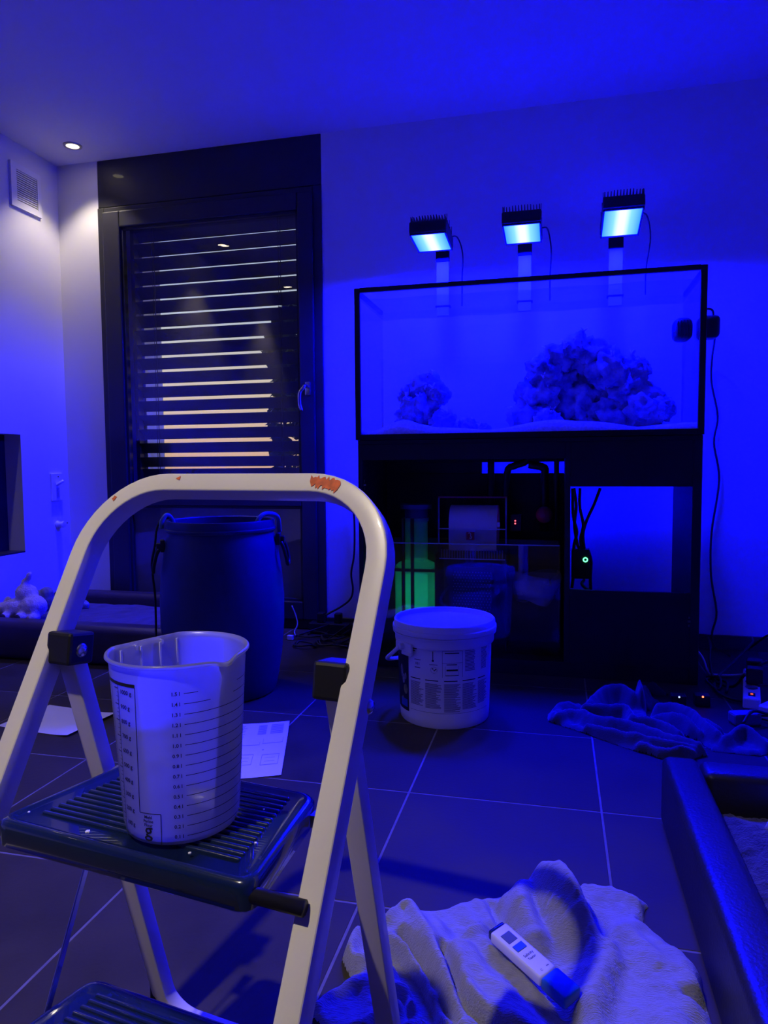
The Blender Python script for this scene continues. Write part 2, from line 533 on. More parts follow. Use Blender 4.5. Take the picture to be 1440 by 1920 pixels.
bm.faces.new(ring[0][::-1]); bm.faces.new(ring[1])
slat_me = None
z = 0.875; PITCHZ = 0.0785
k = 0
while z < 2.28:
    if slat_me is None:
        o = obj('slat', bm, M_SLAT, blind); slat_me = o.data
    else:
        o = bpy.data.objects.new('slat', slat_me); COL.objects.link(o); o.parent = blind
    o.location = (0, 0, z); z += PITCHZ; k += 1
z = 0.875 - PITCHZ
while z > 0.05:                         # lower slats are shut
    o = bpy.data.objects.new('slat', slat_me); COL.objects.link(o); o.parent = blind
    o.location = (0, 0, z); o.rotation_euler = (math.radians(-40), 0, 0); z -= PITCHZ * 0.97
for x in (bx0 - 0.005, bx1 + 0.005):
    box('guide_rail', (x, 0, 1.15), (0.022, 0.05, 2.28), M_SLAT, blind)
for x in (-2.16, -1.42):
    tube('lift_cord', [(x, -0.042, 0.1), (x, -0.042, 2.28)], 0.0022, M_CABLE, blind, seg=6)
    tube('lift_cord', [(x - 0.012, -0.042, 0.1), (x - 0.012, -0.042, 2.28)], 0.0015, M_CABLE, blind, seg=6)

# ---------------------------------------------------------------- outside
bm = bmesh.new(); add_box(bm, (-2, 13.75, -0.1), (30, 20, 0.1))
tag(obj('terrace', bm, mat('dark_lawn', (0.03, 0.045, 0.02), 0.95, var=0.5, vscale=8)), kind='structure')
M_LEAF = mat('dark_green_leaf', (0.012, 0.022, 0.010), 0.7, var=0.4, vscale=3)
M_BARK = mat('bark', (0.05, 0.035, 0.025), 0.9, var=0.3, bump=0.6, bscale=30)
def tree(name, label, loc, lobes, trunk_h, seed, nleaf):
    rnd = random.Random(seed)
    t = thing(name, label, 'tree', loc, group='garden trees beyond the blind')
    tube('trunk', [(0, 0, 0), (0.04, 0, trunk_h * .5), (0, 0.03, trunk_h)], lambda q: 0.09 * (1 - .4 * q), M_BARK, t, seg=10, smoothpath=4)
    bm = bmesh.new()
    for cx, cy, cz, rx, rz in lobes:
        for _ in range(nleaf):
            d = Vector((rnd.gauss(0, 1), rnd.gauss(0, 1), rnd.gauss(0, 1))).normalized() * rnd.uniform(0.5, 1.0) ** .5
            p = Vector((cx + d.x * rx, cy + d.y * rx, cz + d.z * rz))
            a = Vector((rnd.uniform(-1, 1), rnd.uniform(-1, 1), rnd.uniform(-1, 1))).normalized() * rnd.uniform(.05, .10)
            b = a.orthogonal().normalized() * rnd.uniform(.025, .045)
            bm.faces.new([bm.verts.new(q) for q in (p - a, p + b, p + a, p - b)])
    obj('crown', bm, M_LEAF, t, kind='stuff')
tree('garden_tree', 'dark bushy tree seen right of the bright gaps in the blind', (-2.55, 7.6, -0.05), [(0, 0, 1.2, .62, 1.15), (.55, .2, 1.7, .7, 1.1), (-.1, 0, 2.2, .55, .6), (.4, 0, 0.6, .8, .6)], 2.2, 3, 1500)
tree('garden_tree', 'low dark shrub at the foot of the lowest gaps in the blind', (-3.35, 9.6, -0.05), [(0, 0, .4, .6, .5), (-.9, 0, .35, .6, .42), (.7, .2, .6, .7, .6)], 0.5, 5, 900)

# ---------------------------------------------------------------- things on the left wall
vent = thing('ventilation_grille', 'white louvred ventilation grille high on the left wall', 'vent', (XL, 3.19, 2.268))
bm = bmesh.new()
for c, s in (((0.006, 0, 0.094), (0.012, 0.212, 0.03)), ((0.006, 0, -0.094), (0.012, 0.212, 0.03)), ((0.006, 0.093, 0), (0.012, 0.026, 0.16)), ((0.006, -0.087, 0), (0.012, 0.038, 0.16))):
    add_box(bm, c, s)
obj('frame', bm, M_WHITEP, vent)
box('recess', (0.001, 0.006, 0), (0.002, 0.17, 0.17), M_BLACK, vent)
for i in range(15):
    box('louvre', (0.005, 0.006, -0.075 + i * 0.0107), (0.006, 0.162, 0.0055), M_WHITEP, vent)
# thermostat switch and valve knob
sw = thing('wall_control', 'white rectangular wall control with a lever on the left wall', 'switch', (XL, 3.335, 0.742))
box('plate', (0.006, 0, 0), (0.012, 0.088, 0.15), M_WHITEP, sw, bevel=0.003)
box('sensor_dot', (0.0125, 0.006, 0.056), (0.002, 0.007, 0.006), M_BLACK, sw)
box('slot', (0.0125, 0, -0.03), (0.002, 0.026, 0.055), mat('grey_plastic', (0.4, 0.4, 0.42), 0.5), sw)
tube('lever', [(0.01, -0.004, 0.01), (0.03, -0.004, 0.022), (0.042, 0.01, 0.034)], 0.008, M_WHITEP, sw, seg=10, smoothpath=3)
kn = thing('wall_valve', 'small round white valve on the left wall below the wall control', 'valve', (XL, 3.337, 0.538))
bm = bmesh.new(); vs = add_lathe(bm, [(0, 0), (.02, 0), (.022, .005), (.016, .012), (.014, .03), (.018, .036), (.017, .044), (0, .046)], 24)
bmesh.ops.rotate(bm, cent=(0, 0, 0), matrix=R3('Y', math.pi / 2), verts=vs)
obj('body', bm, M_WHITEP, kn, auto=0.7)
tube('tap_lever', [(0.036, 0, 0), (0.04, 0.03, 0.006)], 0.005, M_STEEL, kn)

# ---------------------------------------------------------------- ceiling downlights
M_BULB = emit('warm_lamp_lens', (1.0, 0.86, 0.58), 14.0)
M_CHROME = mat('brushed_nickel', (0.5, 0.47, 0.42), 0.35, metal=1.0)
def downlight(x, y, label, watt=SPOT_WATT, cone=95):
    d = thing('ceiling_downlight', label, 'light', (x, y, ZC), group='recessed ceiling downlights')
    lathe('trim_ring', [(0.030, -0.001), (0.032, -0.006), (0.044, -0.005), (0.046, 0.0), (0.046, 0.004), (0.030, 0.004)], M_CHROME, d, seg=32)
    lathe('lens', [(0.0, -0.003), (0.030, -0.002)], M_BULB, d, seg=24)
    li = bpy.data.lights.new('bulb', 'SPOT')
    li.energy = watt; li.color = WARM; li.spot_size = math.radians(cone); li.spot_blend = 0.55; li.shadow_soft_size = 0.025
    lo = bpy.data.objects.new('bulb', li); COL.objects.link(lo); lo.parent = d
    lo.location = (0, 0, -0.012); lo.rotation_euler = (0, 0, 0)
downlight(-2.409, 3.246, 'small round recessed ceiling downlight glowing in the left corner')
downlight(-2.42, 1.955, 'second recessed ceiling downlight, mirrored in the door glass', SPOT_WATT * .7, 84)
downlight(-2.42, 0.664, 'third recessed ceiling downlight along the left wall', SPOT_WATT * .7, 84)
downlight(-0.80, -0.26, 'recessed ceiling downlight above and behind the viewer', 105.0, 100)
# ================================================================= AQUARIUM
def settle(root):
    """children were built in world coordinates: move them into the root's frame"""
    for c in root.children:
        c.location = c.location - root.location

TX0, TX1, TY0, TY1, TZ0, TZ1 = -0.814, 0.533, 2.85, 3.31, 0.952, 1.571
tank = thing('aquarium', 'long glass aquarium with black edges glowing blue on the black cabinet', 'aquarium', ((TX0 + TX1) / 2, (TY0 + TY1) / 2, TZ0))
cx, cy, cz = (TX0 + TX1) / 2, (TY0 + TY1) / 2, (TZ0 + TZ1) / 2
G = 0.010
def sheet(name, pts, m, parent):
    bm = bmesh.new()
    bm.faces.new([bm.verts.new(p) for p in pts])
    return obj(name, bm, m, parent)
zb, zt = TZ0 + 0.012, TZ1 - 0.004
box('glass_front', (cx, TY0 + G / 2, cz), (TX1 - TX0 - 0.004, G, zt - zb), M_GLASS, tank)
box('glass_back', (cx, TY1 - G / 2, cz), (TX1 - TX0 - 0.004, G, zt - zb), M_GLASS, tank)
box('glass_side', (TX0 + G / 2 + .002, cy, cz), (G, TY1 - TY0 - 2 * G - .004, zt - zb), M_GLASS, tank)
box('glass_side', (TX1 - G / 2 - .002, cy, cz), (G, TY1 - TY0 - 2 * G - .004, zt - zb), M_GLASS, tank)
box('base_board', (cx, cy, TZ0 + 0.006), (TX1 - TX0, TY1 - TY0, 0.012), M_BLACK, tank)
M_SIL = mat('black_silicone', (0.010, 0.010, 0.012), 0.35)
e = 0.024
for x in (TX0 + e / 2, TX1 - e / 2):
    box('edge_strip', (x, TY0 + 0.004, cz), (e, 0.014, TZ1 - TZ0), M_SIL, tank, bevel=.002, seg=1)
box('edge_strip', (cx, TY0 + 0.004, TZ1 - 0.008), (TX1 - TX0 - 2 * e, 0.014, 0.018), M_SIL, tank)
for x in (TX0 + 0.006, TX1 - 0.006):
    box('edge_strip', (x, cy, TZ1 - 0.008), (0.012, TY1 - TY0 - 0.022, 0.018), M_SIL, tank)
box('edge_strip', (cx, TY0 + 0.003, TZ0 + 0.011), (TX1 - TX0 - 2 * e, 0.012, 0.022), M_SIL, tank)
WZ = 1.527
M_WATER = glass('aquarium_water', (0.80, 0.90, 1.0), 1.33)
bm = bmesh.new()
x0, x1, y0, y1 = TX0 + G + .006, TX1 - G - .006, TY0 + G + .004, TY1 - G - .004
def wsurf(u, v):
    x, y = x0 + (x1 - x0) * u, y0 + (y1 - y0) * v
    return Vector((x, y, WZ + 0.0022 * mnoise.noise(Vector((x * 14, y * 14, 0))) + 0.002 * math.sin(x * 23 + y * 9)))
V = grid(bm, 90, 36, wsurf)
obj('water', bm, M_WATER, tank, smooth=True)
settle(tank)

# sand bed
bm = bmesh.new()
rnd = random.Random(2)
def sandz(x, y):
    h = 0.030 + 0.008 * math.sin(x * 9.0 + 1.2) + 0.005 * math.sin(x * 21 + y * 8) + 0.010 * mnoise.noise(Vector((x * 5, y * 7, 1.3)))
    h += 0.022 * math.exp(-((x + 0.60) / 0.07) ** 2 - ((y - 2.88) / .16) ** 2) + 0.013 * math.exp(-((x - 0.0) / 0.09) ** 2 - ((y - 2.9) / .2) ** 2)
    h -= 0.017 * math.exp(-((x + 0.74) / 0.07) ** 2)
    if x > 0.42: h += 0.02 * (x - 0.42) / 0.1 * (y - 2.86) / .5
    return TZ0 + 0.012 + max(0.008, h * 1.15)
nx, ny = 150, 50
sx0, sx1, sy0, sy1 = TX0 + .02, TX1 - .02, TY0 + .014, TY1 - .016
top = grid(bm, nx, ny, lambda u, v: Vector((sx0 + (sx1 - sx0) * u, sy0 + (sy1 - sy0) * v, sandz(sx0 + (sx1 - sx0) * u, sy0 + (sy1 - sy0) * v))))
lo = [bm.verts.new((top[i][0].co.x, sy0, TZ0 + 0.0125)) for i in range(nx)]
for i in range(nx - 1):
    bm.faces.new((lo[i], lo[i + 1], top[i + 1][0], top[i][0]))
tag(obj('sand_bed', bm, M_SAND, None, smooth=True), 'bright rippled sand layer on the aquarium bottom', 'sand', kind='stuff')

# reef structures: craggy rock + coral tufts
def reef(name, label, blobs, seed, tufts):
    rnd = random.Random(seed)
    xs = sum(b[0] for b in blobs) / len(blobs)
    root = thing(name, label, 'reef', (xs, 3.04, 0.975), group='reef rocks in the aquarium')
    bm = bmesh.new()
    pts = []
    for bx, by, bz, br in blobs:
        by -= 0.055
        r = bmesh.ops.create_icosphere(bm, subdivisions=4, radius=1.0)
        off = Vector((rnd.uniform(0, 50), rnd.uniform(0, 50), rnd.uniform(0, 50)))
        for v in r['verts']:
            d = v.co.normalized()
            n = mnoise.fractal(d * 2.2 + off, 0.9, 2.1, 5)
            q = br * (1 + 0.42 * n)
            v.co = Vector((bx, by, bz)) + Vector((d.x, d.y * .85, d.z)) * q
        pts += [v.co.copy() for v in r['verts'] if v.co.z > bz + br * .35]
    o = obj('rock', bm, M_ROCK, root, smooth=True)
    for k in range(tufts):
        p = rnd.choice(pts)
        bm = bmesh.new()
        s = rnd.uniform(.009, .02)
        for q in range(rnd.randint(3, 5)):
            d = Vector((rnd.gauss(0, .6), rnd.gauss(0, .6), 1)).normalized()
            add_tube(bm, [p - d * .004, p + d * s * .6, p + d * s * 1.3 + Vector((rnd.uniform(-.004, .004), 0, 0))], lambda t: s * .28 * (1 - .4 * t), 6)
        obj('coral', bm, M_CORAL, root, smooth=True)
    settle(root)
reef('reef_rock', 'small dark reef rock standing at the left of the aquarium', [(-.63, 3.12, 1.03, .065), (-.57, 3.1, 1.09, .085), (-.55, 3.12, 1.17, .075), (-.50, 3.08, 1.15, .05), (-.63, 3.15, 1.14, .05), (-.47, 3.05, 1.02, .055), (-.36, 3.02, .995, .04), (-.29, 3.0, .985, .028)], 4, 26)
reef('reef_rock', 'large arched dark reef rock with coral at the right of the aquarium',
     [(-.10, 3.1, 1.03, .09), (-.08, 3.12, 1.13, .09), (-.05, 3.1, 1.23, .075), (.0, 3.1, 1.28, .06), (.08, 3.1, 1.31, .065), (.14, 3.12, 1.28, .075), (.2, 3.1, 1.22, .085),
      (.27, 3.12, 1.15, .09), (.31, 3.1, 1.22, .05), (.34, 3.1, 1.07, .09), (.23, 3.14, 1.04, .1), (.1, 3.18, 1.1, .11), (.12, 3.16, 1.02, .08), (.41, 3.06, 1.06, .045), (-.04, 3.02, 1.0, .06), (.02, 3.16, 1.2, .07)], 9, 60)

# wave pump: magnet outside, pump inside
wp = thing('wave_pump', 'black magnetic wave pump holding onto the right side glass of the aquarium', 'pump', (TX1 + 0.002, 3.05, 1.33))
bm = bmesh.new(); add_box(bm, (TX1 + 0.042, 3.05, 1.376), (0.078, 0.085, 0.088), bevel=0.018, seg=4)
obj('magnet_housing', bm, M_BLACK, wp, auto=0.6)
bm = bmesh.new(); add_box(bm, (TX1 - 0.053, 3.05, 1.372), (0.072, 0.085, 0.09), bevel=0.026, seg=5)
ph = obj('pump_head', bm, M_BLACK, wp, auto=0.6)
for k in range(5):
    obj('intake_rib', (lambda b: (add_box(b, (TX1 - 0.075 + k * 0.011, 3.006, 1.372), (0.004, 0.004, 0.06)), b)[1])(bmesh.new()), M_BLACK, ph)
tube('cable', [(TX1 + .012, 3.05, 1.425), (TX1 + .03, 3.05, 1.448), (0.592, 3.06, 1.444), (0.60, 3.08, 1.40), (0.63, 3.2, 1.36), (0.66, 3.40, 1.30), (0.665, 3.425, 1.20), (0.694, 3.428, 1.05), (0.681, 3.428, 0.935), (0.706, 3.428, 0.769), (0.68, 3.428, 0.531), (0.682, 3.428, 0.338), (0.708, 3.426, 0.17), (0.69, 3.42, 0.075), (0.70, 3.40, 0.02), (0.74, 3.3, 0.008)], 0.0045, M_CABLE, wp, seg=8, smoothpath=6)
settle(wp)

# ---------------------------------------------------------------- reef lamps
def led_lens_mat():
    m = bpy.data.materials.new('reef_lamp_lens'); m.use_nodes = True
    t = m.node_tree
    for n in list(t.nodes): t.nodes.remove(n)
    o = t.nodes.new('ShaderNodeOutputMaterial'); e = t.nodes.new('ShaderNodeEmission')
    tcn = t.nodes.new('ShaderNodeTexCoord'); sp = t.nodes.new('ShaderNodeSeparateXYZ')
    ab = t.nodes.new('ShaderNodeMath'); ab.operation = 'ABSOLUTE'
    rp = t.nodes.new('ShaderNodeValToRGB')
    mu = t.nodes.new('ShaderNodeMath'); mu.operation = 'MULTIPLY'; mu.inputs[1].default_value = 1 / 0.072
    t.links.new(tcn.outputs['Object'], sp.inputs[0]); t.links.new(sp.outputs['X'], ab.inputs[0]); t.links.new(ab.outputs[0], mu.inputs[0])
    t.links.new(mu.outputs[0], rp.inputs[0]); t.links.new(rp.outputs[0], e.inputs[0]); t.links.new(e.outputs[0], o.inputs[0])
    el = rp.color_ramp.elements
    el[0].position = 0.15; el[0].color = (0.00070, 0.00085, 1, 1)
    el[1].position = 1.0; el[1].color = (0.00003, 0.00026, 1, 1)
    k = el.new(0.45); k.color = (0.00020, 0.00058, 1, 1)
    e.inputs[1].default_value = LED_POWER
    return m
M_LENS = led_lens_mat()
M_LAMP = mat('black_lamp_housing', (0.012, 0.012, 0.014), 0.4)
M_POST = mat('pale_acrylic_post', (0.62, 0.64, 0.68), 0.3)
def reef_lamp(x, xpost, yfar, tilt, label, cable):
    root = thing('reef_lamp', label, 'lamp', (xpost, 3.295, TZ1), group='reef lamps above the aquarium')
    ct, st = math.cos(tilt), math.sin(tilt)
    def P(a, b, c):                       # a across, b forward from the far lens edge, c above the lens
        return Vector((x + a, yfar - b * ct + c * -st * -1 * 0 + c * st * -1, 1.80 + b * st + c * ct))
    rot = R3('X', -tilt)
    def part(name, ctr, size, m, bevel=0.0, parent=root):
        bm = bmesh.new()
        add_box(bm, (0, 0, 0), size, rot, bevel)
        o = obj(name, bm, m, parent)
        return o, P(*ctr)
    def put(o, p):
        o.location = p
        return o
    D, Wd = 0.20, 0.158
    body = put(*part('housing', (0, D / 2, 0.030), (Wd, D + .012, 0.050), M_LAMP, 0.006))
    # lens plane (faces down)
    bm = bmesh.new(); add_box(bm, (0, 0, 0), (0.142, 0.188, 0.006), rot, 0.002, 1)
    lens = obj('lens', bm, M_LENS, root); lens.location = P(0, D / 2, 0.003)
    # lens frame
    for a in (-0.074, 0.074):
        put(*part('lens_frame', (a, D / 2, 0.003), (0.006, D, 0.012), M_LAMP))
    for b in (-.001, D + .001):
        put(*part('lens_frame', (0, b, 0.004), (0.154, 0.007, 0.010), M_LAMP))
    # cooling fins and pins on top
    for k in range(13):
        put(*part('cooling_fin', (-0.072 + k * 0.012, D / 2, 0.066), (0.003, D - .01, 0.026 if 2 < k < 10 else 0.018), M_LAMP))
    for a in (-0.077, -0.070, 0.070, 0.077):
        for b in (0.03, 0.10, 0.17):
            put(*part('cooling_pin', (a, b, 0.068), (0.0022, 0.0022, 0.040), M_LAMP))
    # arm + post
    bm = bmesh.new(); a0 = P(0, 0.05, 0.085); a1 = Vector((xpost, 3.292, 1.865))
    add_tube(bm, [a0 - Vector((0, 0, .03)), a0, (a0 + a1) / 2 + Vector((0, 0, .006)), a1, a1 - Vector((0, 0, .03))], 0.009, 8)
    obj('arm', bm, M_LAMP, root, smooth=True)
    box('post', (xpost, 3.292, (TZ1 + 1.86) / 2 - 0.02), (0.058, 0.010, 1.86 - TZ1 + 0.04), M_POST, root, bevel=.002, seg=1)
    box('post_clamp', (xpost, 3.305, 1.576), (0.07, 0.04, 0.010), M_LAMP, root, bevel=.003)
    box('post_sleeve', (xpost, 3.291, 1.80), (0.062, 0.014, 0.05), M_LAMP, root, bevel=.002, seg=1)
    tube('cable', cable, 0.0032, M_CABLE, root, seg=6, smoothpath=6)
    settle(root)
reef_lamp(-0.533, -0.515, 3.20, math.radians(3.8), 'left of the three glowing reef lamps above the aquarium', [(-0.47, 3.16, 1.84), (-0.44, 3.22, 1.86), (-0.42, 3.26, 1.80), (-0.43, 3.322, 1.70), (-0.43, 3.322, 1.62), (-0.43, 3.318, 1.578)])
reef_lamp(-0.146, -0.145, 3.19, math.radians(4.6), 'middle of the three glowing reef lamps above the aquarium', [(-0.07, 3.16, 1.85), (-0.045, 3.22, 1.86), (-0.03, 3.26, 1.78), (-0.035, 3.322, 1.69), (-0.035, 3.322, 1.62), (-0.035, 3.318, 1.578)])
reef_lamp(0.249, 0.243, 3.20, math.radians(12.7), 'right of the three glowing reef lamps, tilted furthest toward the room', [(0.325, 3.1, 1.86), (0.36, 3.2, 1.87), (0.38, 3.26, 1.80), (0.372, 3.322, 1.70), (0.37, 3.322, 1.62), (0.37, 3.318, 1.578)])

# ================================================================= CABINET
CX0, CX1, CY0, CY1, CZ1 = -0.806, 0.530, 2.855, 3.31, 0.951
cab = thing('aquarium_cabinet', 'wide black aquarium cabinet with its doors off, under the tank', 'cabinet', ((CX0 + CX1) / 2, (CY0 + CY1) / 2, 0))
def panel(name, x0, x1, y0, y1, z0, z1, m=M_BLACKM, parent=cab):
    return box(name, ((x0 + x1) / 2, (y0 + y1) / 2, (z0 + z1) / 2), (x1 - x0, y1 - y0, z1 - z0), m, parent, bevel=.0015, seg=1)
t = 0.018
ycen = (CY0 + CY1) / 2
panel('side_panel', CX0, CX0 + t, CY0, CY1, 0, CZ1 - t)
sp_r = panel('side_panel', CX1 - .033, CX1, CY0, CY1, 0, CZ1 - t)
panel('top_panel', CX0, CX1, CY0, CY1, CZ1 - t, CZ1)
panel('floor_panel', CX0 + t, CX1 - .033, CY0, CY1, 0.0, 0.06)
panel('divider', 0.033, 0.054, CY0, CY1, 0.06, CZ1 - t)
panel('front_rail', CX0 + t, 0.033, CY0, CY0 + t, 0.868, CZ1 - t)
panel('upper_front', 0.054, CX1 - .033, CY0, CY0 + t, 0.758, CZ1 - t)
panel('lower_front', 0.054, CX1 - .033, CY0, CY0 + t, 0.06, 0.352)
panel('shelf', 0.054, CX1 - .033, CY0 + t, CY1 - t, 0.262, 0.28)
# back boards with a slot near the top of the left bay; the right bay is open at the back
panel('back_board', CX0 + t, 0.033, CY1 - t, CY1, 0.06, 0.806)
panel('back_board', CX0 + t, -0.335, CY1 - t, CY1, 0.806, 0.856)
panel('back_board', CX0 + t, 0.033, CY1 - t, CY1, 0.856, CZ1 - t)
panel('back_board', 0.054, CX1 - .033, CY1 - t, CY1, 0.748, CZ1 - t)
panel('back_board', 0.054, CX1 - .033, CY1 - t, CY1, 0.06, 0.262)
def hinge(x, y, z, sgn):
    h = box('hinge_plate', (x, y, z), (0.004, 0.045, 0.012), M_STEEL, cab, bevel=.001, seg=1)
    for dz in (-.016, .016):
        box('hinge_ear', (x + sgn * .002, y - .012, z + dz), (0.004, 0.010, 0.012), M_STEEL, cab)
    box('hinge_cup', (x + sgn * .006, y - .016, z), (0.010, 0.014, 0.008), M_STEEL, cab)
hinge(CX0 + t + .003, CY0 + .03, 0.765, 1)
hinge(CX0 + t + .003, CY0 + .03, 0.14, 1)
# small hinge rest on the right side of the lower front
for dz in (-.016, 0, .014):
    box('hinge_plate', (0.494, CY0 - .0015, 0.245 + dz), (0.006 + .004 * (dz == 0), 0.003, 0.008), mat('dull_steel', (.2, .2, .2), .4, metal=1), cab)
settle(cab)

# pipes in the left bay, dark against the slot
pp = thing('return_pipes', 'black plumbing pipes crossing the slot behind the left bay of the cabinet', 'pipes', (-.15, 3.2, .5))
for pts, r in (([(-.285, 3.20, .52), (-.285, 3.20, .93)], .016), ([(-.215, 3.195, .55), (-.215, 3.195, .8), (-.18, 3.195, .84), (-.13, 3.195, .86), (-.10, 3.195, .93)], .016), ([(-.05, 3.195, .55), (-.05, 3.195, .79), (-.055, 3.195, .83), (-.12, 3.195, .845)], .018), ([(0.0, 3.20, .55), (0.0, 3.20, .93)], .012)):
    tube('pipe', pts, r, M_BLACK, pp, seg=12, smoothpath=4)
settle(pp)

# sump
M_SUMPW = glass('sump_water', (0.75, 0.88, 0.95), 1.33)
sump = thing('sump_tank', 'glass sump tank standing in the left bay of the cabinet', 'sump', (-.38, 3.08, .06))
X0, X1, Y0, Y1, Z0, Z1 = -.77, .015, 2.93, 3.16, .062, .515
box('glass_front', ((X0 + X1) / 2, Y0, (Z0 + Z1) / 2), (X1 - X0, .008, Z1 - Z0), M_GLASS, sump)
box('glass_back', ((X0 + X1) / 2, Y1, (Z0 + Z1) / 2), (X1 - X0, .008, Z1 - Z0), mat('dark_sump_back', (.03, .03, .035), .3), sump)
for x in (X0, X1):
    box('glass_side', (x, (Y0 + Y1) / 2, (Z0 + Z1) / 2), (.008, Y1 - Y0 - .009, Z1 - Z0), M_GLASS, sump)
for x in (-.495, -.20):
    box('baffle', (x, (Y0 + Y1) / 2, .27), (.006, Y1 - Y0 - .02, .40), mat('smoked_glass', (.02, .03, .035), .15), sump)
box('rim_edge', ((X0 + X1) / 2, Y0 - .001, Z1 + .002), (X1 - X0, .010, .004), mat('polished_glass_edge', (.45, .6, .55), .2), sump)
bm = bmesh.new(); grid(bm, 12, 6, lambda u, v: Vector((X0 + .01 + (X1 - X0 - .02) * u, Y0 + .01 + (Y1 - Y0 - .02) * v, .405)))
obj('water_surface', bm, M_SUMPW, sump)
settle(sump)
# green lit reactor in the sump's left chamber
rx = thing('sump_reactor', 'green glowing cylinder reactor in the left chamber of the sump', 'reactor', (-.60, 3.06, .07))
M_GCLEAR = frosted('green_lit_acrylic', (.55, .75, .65), .25)
lathe('cylinder', [(0, .07), (.095, .07), (.095, .40), (.08, .415), (.05, .43), (.05, .60), (.056, .60), (.056, .615), (0, .615)], M_GCLEAR, rx, seg=32, c=(-.60, 3.06, 0))
lathe('lid', [(0, .655), (.07, .655), (.07, .675), (0, .675)], mat('dark_translucent_lid', (.06, .06, .12), .3), rx, seg=32, c=(-.60, 3.06, 0))
lathe('neck', [(.05, .60), (.05, .655)], mat('dark_translucent_neck', (.05, .05, .10), .3), rx, seg=32, c=(-.60, 3.06, 0))
for x in (-.635, -.595):
    tube('tube', [(x, 2.945, .09), (x, 2.945, .62)], .008, M_BLACK, rx, seg=8)
box('clamp_bar', (-.61, 2.947, .398), (.23, .012, .012), M_BLACK, rx)
lathe('grow_light', [(0, .19), (.05, .20), (.05, .36), (0, .36)], emit('green_lamp', (.01, 1.0, .42), 0.42), rx, seg=16, c=(-.60, 3.06, 0))
settle(rx)
# fleece roller filter
fr = thing('fleece_roller', 'clear roller filter with a big white fleece roll inside the cabinet', 'filter', (-.345, 3.08, .42))
M_ACR = glass('clear_acrylic', (.9, .9, .95), 1.49)
for x in (-.487, -.203):
    box('side_plate', (x, 3.08, .58), (.006, .20, .26), M_ACR, fr)
box('front_plate', (-.345, 2.985, .512), (.27, .005, .125), M_ACR, fr)
box('top_rim', (-.345, 2.985, .709), (.29, .006, .006), mat('red_tinted_edge', (.35, .03, .06), .4), fr)
for x in (-.487, -.203):
    box('rim_post', (x, 2.985, .61), (.006, .006, .20), mat('acrylic_edge', (.20, .20, .35), .3), fr)
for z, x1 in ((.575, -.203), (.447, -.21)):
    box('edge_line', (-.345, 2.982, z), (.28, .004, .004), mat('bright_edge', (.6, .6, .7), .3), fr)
M_FLC = mat('white_fleece', (.78, .78, .80), .95, var=.03)
bm = bmesh.new(); vs = add_lathe(bm, [(.018, 0), (.083, 0), (.083, .205), (.018, .205)], 40, closed=True)
bmesh.ops.rotate(bm, cent=(0, 0, 0), matrix=R3('Y', math.pi / 2), verts=vs); bmesh.ops.translate(bm, vec=(-.448, 3.09, .588), verts=vs)
roll = obj('fleece_roll', bm, M_FLC, fr, auto=.6)
bm = bmesh.new(); grid(bm, 2, 8, lambda u, v: Vector((-.447 + .203 * u, 3.006 - .008 * math.sin(v * 3), .60 - .12 * v)))
obj('fleece_web', bm, M_FLC, fr)
# comb teeth under the roll
for i in range(24):
    box('comb_tooth', (-.475 + i * .0112, 2.984, .468), (.0022, .006, .036), mat('acrylic_edge', (.20, .20, .35), .3), fr)
# logo: small dark red square with a pale curled sea-horse mark
lg = box('logo', (-.352, 2.9815, .545), (.034, .0015, .034), mat('dark_red_print', (.32, .01, .02), .5), fr)
tube('logo_mark', [(-.361, 2.980, .556), (-.355, 2.980, .559), (-.350, 2.980, .553), (-.351, 2.980, .546), (-.347, 2.980, .541), (-.349, 2.980, .535), (-.354, 2.980, .535), (-.353, 2.980, .539)], .0018, M_WHITEP, lg, seg=6, smoothpath=4)
box('valve', (-.235, 3.0, .595), (.012, .02, .02), M_STEEL, fr)
settle(fr)
# perforated screen below the roller
ps = thing('perforated_basket', 'dark perforated plastic basket below the white fleece roll', 'basket', (-.35, 3.0, .10))
M_HOLE = mat('pale_hole', (.22, .22, .34), .6)
box('screen', (-.35, 3.0, .26), (.165, .004, .30), M_BLACK, ps)
bm = bmesh.new()
for i in range(13):
    for j in range(22):
        r = bmesh.ops.create_circle(bm, cap_ends=True, segments=6, radius=.0027)
        bmesh.ops.rotate(bm, cent=(0, 0, 0), matrix=R3('X', math.pi / 2), verts=r['verts'])
        bmesh.ops.translate(bm, vec=(-.426 + i * .0127 + (j % 2) * .006, 2.9975, .125 + j * .0125), verts=r['verts'])
obj('holes', bm, M_HOLE, ps, kind='stuff')
settle(ps)
# filter bag and standpipe
fb = thing('filter_bag', 'slack grey filter bag hanging in the right chamber of the sump', 'bag', (-.09, 3.02, .27))
bm = bmesh.new()
def bag(u, v):
    a = u * 2 * math.pi
    r = .10 + .014 * math.sin(a * 3 + v * 4) + .01 * mnoise.noise(Vector((math.cos(a) * 2, math.sin(a) * 2, v * 3)))
    z = .385 - .12 * v + .012 * math.sin(a * 2)
    r *= (1 - .35 * v * v)
    return Vector((-.09 + r * math.cos(a), 3.04 + .075 * r / .1 * math.sin(a), z))
grid(bm, 48, 14, bag)
obj('bag_cloth', bm, mat('grey_filter_felt', (.30, .32, .38), .95, var=.2), fb, smooth=True)
tube('standpipe', [(-.142, 2.99, .30), (-.142, 2.99, .51)], .011, mat('grey_pvc', (.35, .37, .45), .4), fb, seg=12)
settle(fb)
fl_ = thing('red_float_ball', 'dim red ball beside the fleece roller in the cabinet', 'float', (-.05, 3.12, .60))
